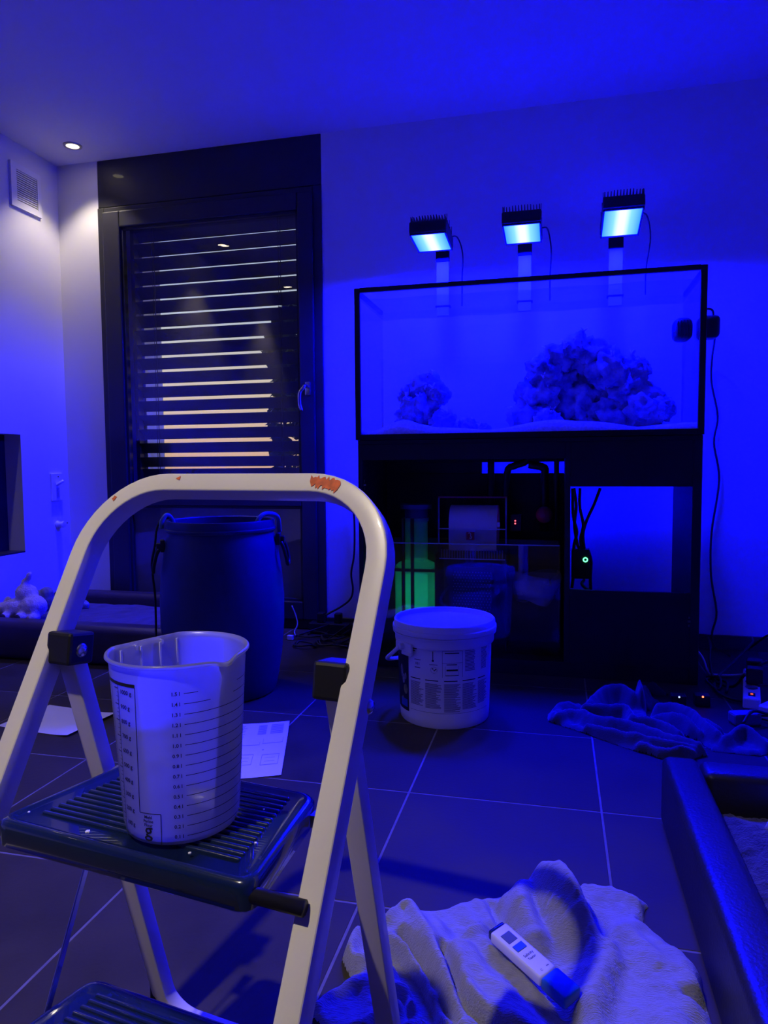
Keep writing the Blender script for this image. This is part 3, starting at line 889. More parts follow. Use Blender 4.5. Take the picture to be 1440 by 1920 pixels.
bm = bmesh.new(); bmesh.ops.create_uvsphere(bm, u_segments=24, v_segments=16, radius=.036); bmesh.ops.translate(bm, vec=(-.05, 3.12, .628), verts=bm.verts)
obj('ball', bm, mat('red_plastic', (.55, .03, .05), .4), fl_, smooth=True)
tube('rod', [(-.05, 3.14, .63), (-.05, 3.22, .63)], .006, M_BLACK, fl_)
settle(fl_)
ctl = thing('filter_controller', 'black controller box with two red lights in the cabinet', 'controller', (-.17, 3.12, .56))
box('case', (-.17, 3.12, .592), (.05, .03, .075), M_BLACK, ctl, bevel=.004)
M_RED = emit('red_led', (1.0, .06, .08), 6.0)
for dz in (-.006, .006):
    bm = bmesh.new(); bmesh.ops.create_uvsphere(bm, u_segments=10, v_segments=8, radius=.0032); bmesh.ops.translate(bm, vec=(-.172, 3.104, .596 + dz), verts=bm.verts)
    obj('led', bm, M_RED, ctl, smooth=True)
settle(ctl)
# right bay: power block with a glowing green socket, bundle of cables
pb = thing('power_block', 'black power block with a glowing green ring in the right bay of the cabinet', 'power block', (.105, 3.20, .28))
box('case', (.105, 3.20, .41), (.075, .05, .13), M_BLACK, pb, bevel=.004)
bm = bmesh.new(); vs = add_lathe(bm, [(.006, 0), (.011, 0), (.011, .004), (.006, .004)], 20, closed=True)
bmesh.ops.rotate(bm, cent=(0, 0, 0), matrix=R3('X', math.pi / 2), verts=vs); bmesh.ops.translate(bm, vec=(.125, 3.175, .430), verts=vs)
obj('ring_light', bm, emit('green_ring', (.12, 1.0, .35), 3.0), pb)
settle(pb)
rnd = random.Random(11)
for i, (pts, lab) in enumerate((
        ([(.075, 3.19, .74), (.085, 3.2, .66), (.078, 3.18, .58), (.09, 3.2, .50), (.10, 3.2, .475)], 'leftmost black cable running down to the power block'),
        ([(.10, 3.2, .74), (.10, 3.2, .66), (.115, 3.19, .58), (.105, 3.2, .52), (.11, 3.2, .475)], 'black cable down the middle of the bundle above the power block'),
        ([(.185, 3.20, .74), (.16, 3.2, .67), (.13, 3.2, .6), (.115, 3.2, .54), (.12, 3.2, .475)], 'black cable slanting from upper right to the power block'),
        ([(.068, 3.17, .74), (.072, 3.17, .62), (.088, 3.18, .55), (.076, 3.19, .48), (.08, 3.2, .40), (.07, 3.2, .30)], 'black cable passing left of the power block'),
        ([(.12, 3.18, .34), (.11, 3.12, .33), (.14, 3.08, .31), (.19, 3.05, .29), (.23, 3.0, .285)], 'black cable drooping from the power block to the cabinet shelf'),
        ([(.135, 3.2, .475), (.15, 3.21, .42), (.148, 3.2, .35), (.15, 3.2, .285)], 'black cable hanging right of the power block'))):
    tag(tube('cable', pts, .0065, M_CABLE, None, seg=8, smoothpath=6), lab, 'cable', 'cables in the right bay of the cabinet')
# ================================================================= STEP LADDER
LA = math.radians(-8.87)
lad = thing('step_ladder', 'cream folding step ladder with dark ribbed steps in the foreground', 'ladder', (-0.429, 0.596, 0), LA)
KL, ZS, N0 = 0.55, 0.470, 0.047
HW = 0.213
tvec = Vector((0, KL, 1)).normalized(); nvec = Vector((0, -1, KL)).normalized()
def fpt(u, b):                              # b = length along the leaning frame from the floor
    return Vector((u, N0 - KL * ZS, 0)) + Vector((0, tvec.y * b, tvec.z * b))
LB = 0.823 / tvec.z
RB = 0.105
path = []
for b in [0.012 + (LB - RB - 0.012) * k / 10 for k in range(11)]:
    path.append(fpt(-HW, b))
for k in range(1, 13):
    a = math.pi / 2 * k / 12
    path.append(fpt(-HW + RB - RB * math.cos(a), LB - RB + RB * math.sin(a)))
for k in range(1, 6):
    path.append(fpt(-HW + RB + (2 * HW - 2 * RB) * k / 6, LB))
for k in range(0, 13):
    a = math.pi / 2 * k / 12
    path.append(fpt(HW - RB + RB * math.sin(a), LB - RB + RB * math.cos(a)))
for b in [LB - RB - (LB - RB - 0.012) * k / 10 for k in range(1, 11)]:
    path.append(fpt(HW, b))
bm = bmesh.new()
add_sweep(bm, path, [nvec] * len(path), rsec(0.025, 0.030, 0.0026, 3))
front = obj('front_frame', bm, M_CREAM, lad, auto=0.35)
for s in (-1, 1):
    p = fpt(s * HW, 0.016)
    bm = bmesh.new(); add_box(bm, p, (0.031, 0.040, 0.032), bevel=.004)
    obj('rubber_foot', bm, M_BLACK, front)
# rear U frame
KR = -0.271
def rpt(s, z): return Vector((s * 0.188, 0.176 + KR * (z - ZS), z))
rpath = [rpt(-1, 0.635 - (0.635 - 0.065) * k / 8) for k in range(9)]
fl0 = rpt(-1, 0.016)
for k in range(1, 9):
    a = math.pi / 2 * k / 8
    rpath.append(Vector((-0.188 + 0.05 * (1 - math.cos(a)), rpt(-1, 0.016 + 0.05 * (1 - math.sin(a))).y, 0.016 + 0.05 * (1 - math.sin(a)))))
rpath += [Vector((-0.09, fl0.y, 0.016)), Vector((0, fl0.y, 0.016)), Vector((0.09, fl0.y, 0.016))]
rpath += [Vector((-p.x, p.y, p.z)) for p in rpath[:17][::-1]]
bm = bmesh.new()
rn = Vector((0, -1, -KR * 0)).normalized()
add_sweep(bm, rpath, [Vector((0, -1, -0.27)).normalized()] * len(rpath), rsec(0.026, 0.022, 0.0024, 3))
rear = obj('rear_frame', bm, M_CREAM, lad, auto=0.35)
for s in (-1, 1):
    p = rpt(s, 0.05)
    bm = bmesh.new(); add_box(bm, p + Vector((s * 0.012, .004, -0.01)), (0.012, 0.034, 0.075), bevel=.003)
    obj('rubber_foot', bm, M_BLACK, rear)
# black pivot brackets with a hex bolt
for s in (-1, 1):
    zbk = 0.620
    pf = fpt(s * HW, zbk / tvec.z); pr = rpt(s, 0.630)
    bm = bmesh.new()
    add_box(bm, (s * 0.187, pr.y + .003, 0.624), (0.040, 0.040, 0.040), R3('X', -0.15), .004)
    br = obj('pivot_bracket', bm, M_BLACK, lad)
    bm = bmesh.new(); vs = add_lathe(bm, [(0, .006), (.003, .006), (.0035, .003), (.006, .0035), (.0085, .001), (.009, 0)], 20)
    bmesh.ops.rotate(bm, cent=(0, 0, 0), matrix=R3('Y', math.pi / 2 * -s), verts=vs)
    bmesh.ops.translate(bm, vec=(s * 0.1672, pr.y + .002, 0.622), verts=vs)
    obj('bolt', bm, M_STEEL, br, smooth=True)
    bm = bmesh.new(); vs = add_lathe(bm, [(0, .004), (.006, .003), (.008, 0)], 14)
    bmesh.ops.rotate(bm, cent=(0, 0, 0), matrix=R3('Y', math.pi / 2), verts=vs)
    bmesh.ops.translate(bm, vec=(HW + .0125, pf.y + .004, 0.600), verts=vs)
    if s > 0: obj('rivet', bm, M_STEEL, lad, smooth=True)
    else: bm.free()
# steps: tapered tray with ribs
def step(z0, n0, wf, wb, d, nm):
    bm = bmesh.new()
    th = 0.032
    def outline(off, r):
        c = [(-wf + off, n0 + off), (wf - off, n0 + off), (wb - off * 1.0, n0 + d - off), (-wb + off, n0 + d - off)]
        pts = []
        for i in range(4):
            p, q, w_ = Vector(c[i - 1]), Vector(c[i]), Vector(c[(i + 1) % 4])
            a = q + (p - q).normalized() * r; b = q + (w_ - q).normalized() * r
            for k in range(6):
                t = k / 5
                pts.append(a * (1 - t) ** 2 + q * 2 * t * (1 - t) + b * t * t)
        return pts
    rows = []
    for off, z, r in ((0.004, -th, .018), (0, -th + .004, .02), (0, -.006, .02), (.002, -.002, .02), (.006, 0, .018), (.010, -.0008, .016), (.013, -.0030, .014)):
        rows.append([bm.verts.new((p.x, p.y, z0 + z)) for p in outline(off, r)])
    L = len(rows[0])
    for a, b in zip(rows, rows[1:]):
        for k in range(L):
            j = (k + 1) % L
            bm.faces.new((a[k], a[j], b[j], b[k]))
    bm.faces.new(rows[-1]); bm.faces.new(rows[0][::-1])
    st = obj(nm, bm, M_STEP, lad, auto=0.8)
    nr = 14
    for i in range(nr):
        y = n0 + 0.036 + (d - 0.058) * i / (nr - 1)
        f = (y - n0) / d
        hw = wf + (wb - wf) * f - 0.030
        bm = bmesh.new()
        add_box(bm, (0, y, z0 - 0.0026), (2 * hw, 0.0052, 0.0042), bevel=.0018, seg=3)
        obj('tread_rib', bm, M_STEP, st, smooth=True)
    return st
step(ZS, 0.0, 0.165, 0.137, 0.184, 'upper_step')
step(0.225, N0 + KL * (0.225 - ZS) + .005, 0.168, 0.140, 0.190, 'lower_step')
tube('pivot_rod', [(-HW, 0.012, ZS - 0.017), (HW, 0.012, ZS - 0.017)], 0.0075, M_BLACK, lad, seg=12)
tube('pivot_rod', [(-HW, N0 + KL * (0.21 - ZS), 0.21), (HW, N0 + KL * (0.21 - ZS), 0.21)], 0.0075, M_BLACK, lad, seg=12)
for s in (-1, 1):
    bm = bmesh.new()
    a = Vector((s * 0.155, 0.163, 0.450)); b = Vector((s * 0.155, 0.050, 0.212))
    add_sweep(bm, [a, a.lerp(b, .5), b], [Vector((0, 1, 0))] * 3, rsec(0.003, 0.009, 0.001, 1))
    obj('link_bar', bm, M_STEEL, lad)
    box('step_hook', (s * 0.150, 0.168, 0.452), (0.016, 0.03, 0.014), M_STEEL, lad)
# orange paint smears on the front of the hand rail
def smear(u0, u1, lo, hi, seed, jag):
    rnd = random.Random(seed)
    bm = bmesh.new()
    # follow the rail path between two u positions along the top
    top = [p for p in path[11:40]]
    fine = catmull(top, 6)
    sel = [(i, p) for i, p in enumerate(fine) if u0 <= p.x <= u1]
    prev = None
    for i, p in sel:
        d = (fine[min(i + 1, len(fine) - 1)] - fine[i - 1]).normalized()
        s = d.cross(nvec)
        base = p + nvec * 0.0159
        e = abs((p.x - (u0 + u1) / 2) / ((u1 - u0) / 2))
        a = lo + rnd.uniform(0, jag) + 0.0; b = hi - rnd.uniform(0, jag) * (1 + e)
        cur = (bm.verts.new(base + s * a), bm.verts.new(base + s * max(a + .0005, b)))
        if prev: bm.faces.new((prev[0], cur[0], cur[1], prev[1]))
        prev = cur
    return obj('paint_smear', bm, M_RUST, front)
smear(0.106, 0.150, -0.0095, 0.0095, 1, 0.006)
smear(-0.095, -0.080, -0.008, -0.001, 2, 0.004)
smear(-0.078, -0.068, -0.008, 0.002, 3, 0.005)
smear(-0.183, -0.176, -0.008, 0.0, 4, 0.005)

# ================================================================= MEASURING JUG
JA = math.atan2(-0.669, 0.393)
jug = thing('measuring_jug', 'milky plastic measuring jug with black scales standing on the ladder step', 'jug', (-0.389, 0.668, ZS), JA)
M_JUG = frosted('milky_polypropylene', (0.86, 0.86, 0.90), 0.52, 0.25)
JH = 0.186
def jr(z): return 0.0595 + (0.0705 - 0.0595) * max(0, z) / JH
SPA, HDA = math.radians(37), math.radians(-146)
def jwall(a, z, off=0.0):
    r = jr(z) - off
    da = (a - SPA + math.pi) % (2 * math.pi) - math.pi
    k = max(0.0, min(1.0, (z - (JH - 0.05)) / 0.05))
    r += 0.005 * math.exp(-(da / 0.2) ** 2) * k ** 1.2
    dh = (a - HDA + math.pi) % (2 * math.pi) - math.pi
    if abs(dh) < 0.62 and z > 0.03:                    # flattened side where the grip sits
        kk = min(1, (z - 0.03) / 0.02)
        flat = r * math.cos(0.62) / math.cos(dh)
        r = r * (1 - kk) + flat * kk
    return Vector((r * math.cos(a), r * math.sin(a), z))
bm = bmesh.new()
N = 96
rows = []
def ring(f): rows.append([bm.verts.new(f(2 * math.pi * i / N)) for i in range(N)])
c0 = bm.verts.new((0, 0, 0.003))
for q in (0.5, 0.85):
    ring(lambda a: Vector((0.055 * q * math.cos(a), 0.055 * q * math.sin(a), 0.002)))
ring(lambda a: Vector((0.0545 * math.cos(a), 0.0545 * math.sin(a), 0.0005)))
ring(lambda a: Vector((0.0582 * math.cos(a), 0.0582 * math.sin(a), 0.003)))
for k in range(1, 25):
    z = 0.006 + (JH - 0.008) * k / 24
    ring(lambda a: jwall(a, z))
for dz, dr in ((0.000, 0.0025), (0.0015, 0.0038), (0.0035, 0.0034), (0.0045, 0.002), (0.004, 0.0)):
    def f(a):
        p = jwall(a, JH - 0.002); r = math.hypot(p.x, p.y)
        hd = (a - HDA + math.pi) % (2 * math.pi) - math.pi
        sd = (a - SPA + math.pi) % (2 * math.pi) - math.pi
        zz = JH + dz - 0.002 - 0.004 * math.exp(-(sd / 0.16) ** 2)
        return Vector((p.x * (r + dr) / r, p.y * (r + dr) / r, zz))
    ring(f)
for k in range(0, 25, 2):
    z = JH - 0.002 - (JH - 0.008) * k / 24
    ring(lambda a: jwall(a, z, 0.0014))
for i in range(N): bm.faces.new((c0, rows[0][(i + 1) % N], rows[0][i]))
for a, b in zip(rows, rows[1:]):
    for i in range(N):
        j = (i + 1) % N
        bm.faces.new((a[i], a[j], b[j], b[i]))
c1 = bm.verts.new((0, 0, 0.0062))
for i in range(N): bm.faces.new((rows[-1][i], rows[-1][(i + 1) % N], c1))
jb = obj('jug_body', bm, M_JUG, jug, auto=1.0)
# grip: strap behind the flattened wall plus four ribs
def hp(rad, off, z): return Vector((rad * math.cos(HDA) - off * math.sin(HDA), rad * math.sin(HDA) + off * math.cos(HDA), z))
bm = bmesh.new()
for o_ in (-0.016, 0.016):
    pts = [hp(.054, o_, JH - .004), hp(.066, o_, JH - .003), hp(.076, o_, JH - .012), hp(.078, o_, .13), hp(.072, o_, .075), hp(.060, o_, .045), hp(.052, o_, .04)]
    cp = catmull(pts, 6)
    add_sweep(bm, cp, [hp(1, 0, 0)] * len(cp), rsec(0.003, 0.006, 0.001, 1))
pts = catmull([hp(.060, 0, JH - .003), hp(.070, 0, JH - .004), hp(.0775, 0, JH - .014), hp(.079, 0, .13), hp(.073, 0, .075), hp(.060, 0, .045)], 6)
add_sweep(bm, pts, [Vector((0, 0, 1)).cross(hp(1, 0, 0)).normalized()] * len(pts), rsec(0.0025, 0.034, 0.001, 1))
obj('handle', bm, M_JUG, jug, smooth=False)
for o_ in (-0.036, -0.014, 0.010, 0.034):
    bm = bmesh.new()
    p = hp(.0562, o_, 0.1385)
    add_box(bm, p, (0.003, 0.0022, 0.088), R3('Z', HDA))
    obj('grip_rib', bm, mat('thick_polypropylene', (.85, .85, .92), .3), jug)
# printed scales
def strip(dst, x0, x1, y0, y1):
    b = bmesh.new(); rect_grid(b, x0, x1, y0, y1); bm_join(dst, b)
def ang(d): return math.radians(d) * 0.066
ink = bmesh.new()
for k in range(1, 16):
    z = 0.0115 + (k - 1) * 0.01052
    x1 = ang(88)
    if k >= 14: x1 = ang(26 if k == 14 else 15)
    strip(ink, ang(3), x1, z, z + 0.0007)
    if k >= 14: strip(ink, ang(52 if k == 14 else 58), ang(88), z, z + 0.0007)
wrap(ink, jr, 0, 0)
obj('litre_lines', ink, M_INK, jb)
for k in range(1, 16):
    z = 0.0115 + (k - 1) * 0.01052
    t = text_bm('%.1f l' % (k / 10), 0.0052, 'RIGHT', 0.00012)
    for v in t.verts: v.co.x += ang(0); v.co.y += -0.0014
    wrap(t, jr, 0, z)
    obj('litre_figure', t, M_INK, jb)
ink = bmesh.new()
X0, X1 = ang(-78), ang(-39.5)
strip(ink, ang(-95), X1, 0.1645, 0.168)                     # heavy bar over the gram scale
strip(ink, X1 - .0004, X1 + .0004, 0.0360, 0.165)           # right border
strip(ink, X1, ang(-19), 0.0355, 0.0363)
strip(ink, ang(-19) - .0004, ang(-19) + .0004, 0.003, 0.036)
strip(ink, ang(-61) - .0004, ang(-61) + .0004, 0.003, 0.165)
strip(ink, ang(-74) - .0003, ang(-74) + .0003, 0.010, 0.163)
for k in range(1, 37):
    z = 0.010 + k * 0.00418
    w_ = 0.0075 if k % 4 == 0 else (0.0045 if k % 2 == 0 else 0.003)
    strip(ink, ang(-61) - w_, ang(-61), z, z + (0.0009 if k % 4 == 0 else .0005))
wrap(ink, jr, 0, 0)
obj('gram_scale', ink, M_INK, jb)
for i, s in enumerate(('100 g', '200 g', '300 g', '400 g', '500 g', '600 g', '700 g', '800 g', '900 g', '1000 g')):
    t = text_bm(s, 0.0062, 'LEFT', 0.00015)
    for v in t.verts: v.co.x += ang(-58)
    wrap(t, jr, 0, 0.0185 + i * 0.0153)
    obj('gram_figure', t, M_INK, jb)
t = text_bm('g', 0.021, 'CENTER', 0.0002)
for v in t.verts: v.co.x += ang(-31)
wrap(t, jr, 0, 0.0115); obj('gram_letter', t, M_INK, jb)
for i, s in enumerate(('Mehl', 'Farine', 'Flour')):
    t = text_bm(s, 0.0045, 'CENTER', 0.0001)
    for v in t.verts: v.co.x += ang(-31)
    wrap(t, jr, 0, 0.0305 - i * 0.0042); obj('flour_word', t, M_INK, jb)
# crumbs on the step
for (u, n, s, lab) in ((-0.045, 0.016, .0030, 'largest white crumb, near the front edge of the upper ladder step'), (0.080, 0.022, .0019, 'white crumb in front of the jug on the upper ladder step'), (0.130, 0.062, .0017, 'white crumb near the right edge of the upper ladder step'), (0.10, 0.125, .0013, 'tiny white crumb right behind the jug on the upper ladder step'), (-0.138, 0.024, .0016, 'white crumb at the left corner of the upper ladder step')):
    bm = bmesh.new(); bmesh.ops.create_icosphere(bm, subdivisions=1, radius=s)
    for v in bm.verts: v.co.z *= 0.6
    w_ = lad.location + Vector((u * math.cos(LA) - n * math.sin(LA), u * math.sin(LA) + n * math.cos(LA), ZS + .0015))
    o = obj('crumb', bm, M_WHITEP); o.location = w_
    tag(o, lab, 'crumb', 'crumbs on the upper ladder step')

# ================================================================= SALT BUCKET
BA = math.atan2(-2.34, 0.365)
bk = thing('salt_bucket', 'white plastic bucket with printed label and loose lid on the tiles', 'bucket', (-0.365, 2.345, 0), BA)
def br_(z): return 0.1495 + 0.010 * z / 0.30
lathe('bucket_body', [(0, .004), (.140, .004), (.146, 0.0), (.1488, .004), (br_(.03), .03), (br_(.27), .27), (br_(.30), .30), (.150, .30), (.145, .01), (0, .01)], M_WHITEP, bk, seg=72)
lathe('collar', [(br_(.27), .262), (.1655, .262), (.1665, .268), (.1665, .292), (.1735, .2925), (.174, .297), (br_(.30), .298)], M_WHITEP, bk, seg=72)
lathe('lid', [(0, .316), (.150, .316), (.158, .320), (.161, .334), (.166, .336), (.1695, .332), (.170, .316), (.1745, .314), (.1755, .306), (.1735, .2985), (.160, .2985)], M_WHITEP, bk, seg=72)
# hinge lugs and bail
for a in (-51, 129):
    A = math.radians(a)
    bm = bmesh.new()
    add_box(bm, (0.168, 0, 0.258), (0.010, 0.085, 0.030), bevel=.003)
    add_box(bm, (0.171, 0.02, 0.240), (0.012, 0.050, 0.012), bevel=.003)
    vs = add_lathe(bm, [(0, 0), (.010, 0), (.010, .016), (.006, .018), (0, .018)], 16)
    bmesh.ops.rotate(bm, cent=(0, 0, 0), matrix=R3('Y', math.pi / 2), verts=vs); bmesh.ops.translate(bm, vec=(.172, 0, .262), verts=vs)
    bmesh.ops.rotate(bm, cent=(0, 0, 0), matrix=R3('Z', A), verts=bm.verts)
    obj('hinge_lug', bm, M_WHITEP, bk)
pts = []
for k in range(13):
    t = k / 12
    a = math.radians(-51 - 180 * t)
    r = .187 + .012 * math.sin(math.pi * t)
    pts.append((r * math.cos(a), r * math.sin(a), .262 - .105 * math.sin(math.pi * t) ** .8))
tube('bail_handle', pts, 0.0068, M_WHITEP, bk, seg=10, smoothpath=4)
# label: black picture panel at the left, text columns to the right
def bx(X): return math.asin(max(-.99, min(.99, (X - 740) / 576))) * .154
blk = bmesh.new()
strip(blk, math.radians(-100) * .154, bx(305), .040, .262)
wrap(blk, br_, 0, 0); obj('label_panel', blk, M_INK, bk)
rnd = random.Random(5)
g = bmesh.new()
def bars(X0, X1, z0, z1, dz, th, ragged):
    z = z1
    while z > z0:
        e = bx(X1) - (bx(X1) - bx(X0)) * (rnd.uniform(0, ragged))
        strip(g, bx(X0), e, z - th, z); z -= dz
for X0, X1, za, zb_ in ((330, 490, .072, .150), (510, 710, .070, .150), (735, 935, .058, .150), (955, 1130, .066, .150), (1142, 1255, .075, .150)):
    bars(X0, X1, za, zb_, .0036, .0019, .35)
bars(985, 1110, .190, .262, .0046, .0024, .15); bars(1180, 1255, .190, .262, .0042, .0022, .3)
wrap(g, br_, 0, 0); obj('small_print', g, M_GINK, bk, kind='stuff')
g = bmesh.new()
for X0, X1 in ((330, 450), (510, 665), (735, 895), (955, 1110), (1142, 1230)):
    strip(g, bx(X0), bx(X1), .1585, .1615)
strip(g, bx(335), bx(410), .256, .261); strip(g, bx(350), bx(390), .249, .252); strip(g, bx(380), bx(455), .222, .224)
strip(g, bx(385), bx(450), .196, .1985)
strip(g, bx(745), bx(915), .2495, .2525); strip(g, bx(765), bx(890), .2125, .2150); strip(g, bx(560), bx(660), .2115, .2130)
# frame boxes
for X0, X1, z in ((715, 955, .258), (715, 955, .219), (325, 1260, .053)):
    strip(g, bx(X0), bx(X1), z, z + .0008)
for X in (715, 955):
    strip(g, bx(X) - .0004, bx(X) + .0004, .172, .258)
# thermometer icon, badge
strip(g, bx(603) - .0012, bx(603) + .0012, .225, .256); strip(g, bx(603) - .003, bx(603) + .003, .222, .228)
strip(g, bx(750), bx(910), .1775, .1795); strip(g, bx(750), bx(752), .178, .209); strip(g, bx(908), bx(910), .178, .209); strip(g, bx(765), bx(900), .193, .1985)
for k in range(14):
    a = 2 * math.pi * k / 14
    strip(g, bx(615) + .0105 * math.cos(a) - .0009, bx(615) + .0105 * math.cos(a) + .0009, .195 + .0105 * math.sin(a) - .0009, .195 + .0105 * math.sin(a) + .0009)
for dx, dz in ((-.004, .004), (.001, -.001), (.006, .002)):
    strip(g, bx(615) + dx - .002, bx(615) + dx + .002, .195 + dz - .002, .195 + dz + .002)
wrap(g, br_, 0, 0); obj('label_print', g, M_INK, bk, kind='stuff')
t = text_bm('10 l', .011, 'CENTER', .0003)
for v in t.verts: v.co.x += bx(415)
wrap(t, br_, 0, .2065); obj('volume_text', t, M_INK, bk)
# pale marks on the black panel
g = bmesh.new()
for z, x0, x1 in ((.250, -88, -60), (.243, -86, -66), (.228, -84, -62), (.219, -86, -70)):
    strip(g, math.radians(x0) * .154, math.radians(x1) * .154, z, z + .002)
def blob(cx_, cz_, rx_, rz_):
    b = bmesh.new(); r = bmesh.ops.create_circle(b, cap_ends=True, segments=20, radius=1)
    for v in b.verts: v.co = Vector((cx_ + v.co.x * rx_, cz_ + v.co.y * rz_, 0))
    bm_join(g, b)
wrap(g, lambda z: br_(z) + .0004, 0, 0); obj('panel_text', g, M_GINK, bk)
g = bmesh.new()
for c in ((-.175, .17, .010, .022), (-.162, .145, .009, .016), (-.150, .155, .006, .012)): blob(*c)
wrap(g, lambda z: br_(z) + .0004, 0, 0); obj('panel_picture', g, mat('grey_picture_print', (.22, .22, .26), .6, var=.5, vscale=60), bk)
g = bmesh.new()
for c in ((-.150, .112, .012, .017), (-.17, .075, .008, .01)): blob(*c)
wrap(g, lambda z: br_(z) + .0004, 0, 0); obj('panel_picture', g, mat('greenish_picture_print', (.22, .24, .10), .6, var=.5, vscale=60), bk)
g = bmesh.new(); strip(g, math.radians(-68) * .154, math.radians(-52) * .154, .052, .078)
wrap(g, lambda z: br_(z) + .0004, 0, 0); obj('panel_badge', g, mat('blue_badge_print', (.03, .08, .5), .6), bk)

# ================================================================= BLUE BARREL
AA = math.atan2(-2.43, 1.22)
ba = thing('blue_barrel', 'big blue plastic barrel with open top in front of the terrace door', 'barrel', (-1.222, 2.43, 0), AA)
prof = [(0, .006), (.17, .006), (.178, 0), (.190, .004), (.197, .02), (.203, .05), (.218, .14), (.228, .26), (.229, .36), (.222, .46), (.210, .54), (.200, .585), (.194, .600), (.193, .607), (.2005, .609), (.2035, .614), (.2035, .619), (.198, .621), (.198, .646), (.196, .650), (.190, .650), (.186, .646), (.186, .60), (.205, .50), (.20, .30), (0, .28)]
lathe('barrel_body', prof, M_BARREL, ba, seg=72)
def rad_at(z): return .215
for a, dz in ((-84, 0), (78, .015)):
    A = math.radians(a)
    bm = bmesh.new()
    add_box(bm, (.213, 0, .560 + dz), (.016, .05, .045), bevel=.004)
    add_box(bm, (.226, .004, .555 + dz), (.02, .028, .03), bevel=.004)
    bmesh.ops.rotate(bm, cent=(0, 0, 0), matrix=R3('Z', A), verts=bm.verts)
    hb = obj('handle_bracket', bm, M_BLACK, ba)
    bm = bmesh.new()
    pts = catmull([(.226, -.032, .55 + dz), (.236, -.034, .53 + dz), (.246, -.032, .49 + dz), (.248, -.02, .468 + dz), (.248, .0, .464 + dz), (.248, .02, .468 + dz), (.246, .032, .49 + dz), (.236, .034, .53 + dz), (.226, .032, .55 + dz)], 5)
    add_tube(bm, pts, .007, 8)
    bmesh.ops.rotate(bm, cent=(0, 0, 0), matrix=R3('Z', A), verts=bm.verts)
    obj('swing_handle', bm, M_BLACK, ba, smooth=True)
def pol(a, r, z):
    A = AA + math.radians(a); return (ba.location.x + r * math.cos(A), ba.location.y + r * math.sin(A), z)
h1 = tube('hose', [pol(-104, .168, .50), pol(-102, .175, .62), pol(-98, .186, .660), pol(-94, .200, .668), pol(-91, .214, .645), pol(-90, .216, .62)], .0085, M_HOSE, None, seg=12, smoothpath=5)
tag(h1, 'short pale hose hooked over the left rim of the blue barrel', 'hose')
h2 = tube('hose', [pol(40, .160, .50), pol(46, .170, .63), pol(54, .180, .668), pol(66, .196, .672), pol(78, .212, .655), pol(86, .215, .61), pol(88, .217, .60)], .0085, M_HOSE, None, seg=12, smoothpath=5)
tag(h2, 'green hose hooked over the right rim of the blue barrel', 'hose')
c1_ = tube('cable', [pol(-97, .19, .658), pol(-94, .215, .655), pol(-90, .232, .62), pol(-88, .240, .56), pol(-86, .252, .50), pol(-88, .250, .44), pol(-92, .246, .36), pol(-96, .25, .2), pol(-100, .26, .01)], .004, M_CABLE, None, seg=8, smoothpath=6)
tag(c1_, 'black cable hanging down the left side of the blue barrel', 'cable')
# ================================================================= DOG BEDS
def bolster(name, c, s, m, parent, bevel=.03, label=None):
    bm = bmesh.new()
    add_box(bm, c, s, None, bevel, 5)
    return obj(name, bm, m, parent, auto=.9, label=label)
def stitch(parent, pts, m=M_STITCH, gap=0.012):
    bm = bmesh.new()
    P = catmull(pts, 40)
    acc = 0
    i = 0
    seg = []
    L = 0
    for a, b in zip(P, P[1:]):
        if int(L / gap) % 2 == 0: add_tube(bm, [a, b], .0011, 5)
        L += (b - a).length
    return obj('stitching', bm, m, parent, kind='stuff')
bed = thing('dog_bed', 'brown leatherette dog bed with bolster rim by the left wall', 'dog bed', (-2.06, 2.96, 0))
bx0, bx1, by0, by1 = -2.63, -1.50, 2.60, 3.33
bolster('bolster', ((bx0 + bx1) / 2, by0 + .055, .085), (bx1 - bx0, .11, .170), M_LEATHER, bed)
bolster('bolster', ((bx0 + bx1) / 2, by1 - .05, .095), (bx1 - bx0, .10, .190), M_LEATHER, bed)
bolster('bolster', (bx0 + .055, (by0 + by1) / 2, .088), (.11, by1 - by0 - .20, .176), M_LEATHER, bed)
bolster('bolster', (bx1 - .055, (by0 + by1) / 2, .085), (.11, by1 - by0 - .20, .170), M_LEATHER, bed)
bm = bmesh.new()
def cush(u, v):
    x, y = bx0 + .10 + (bx1 - bx0 - .2) * u, by0 + .10 + (by1 - by0 - .19) * v
    ed = min(u, v, 1 - u, 1 - v)
    return Vector((x, y, .125 + .018 * min(1, ed * 8) + .007 * mnoise.noise(Vector((x * 7, y * 7, 0))) + .003 * mnoise.noise(Vector((x * 25, y * 25, 2)))))
grid(bm, 60, 40, cush)
obj('cushion', bm, M_VELOUR, bed, smooth=True)
box('base', ((bx0 + bx1) / 2, (by0 + by1) / 2, .06), (bx1 - bx0 - .06, by1 - by0 - .06, .12), M_LEATHERB, bed)
for x in (-2.475, -2.462):
    stitch(bed, [(x, by1 - .101, .10), (x, by1 - .1015, .16), (x, by1 - .085, .186), (x, by1 - .04, .191)])
for x in (-1.635, -1.62):
    stitch(bed, [(x, by0 - .001, .06), (x, by0 - .0005, .13), (x, by0 + .015, .162), (x, by0 + .06, .1705)])
settle(bed)

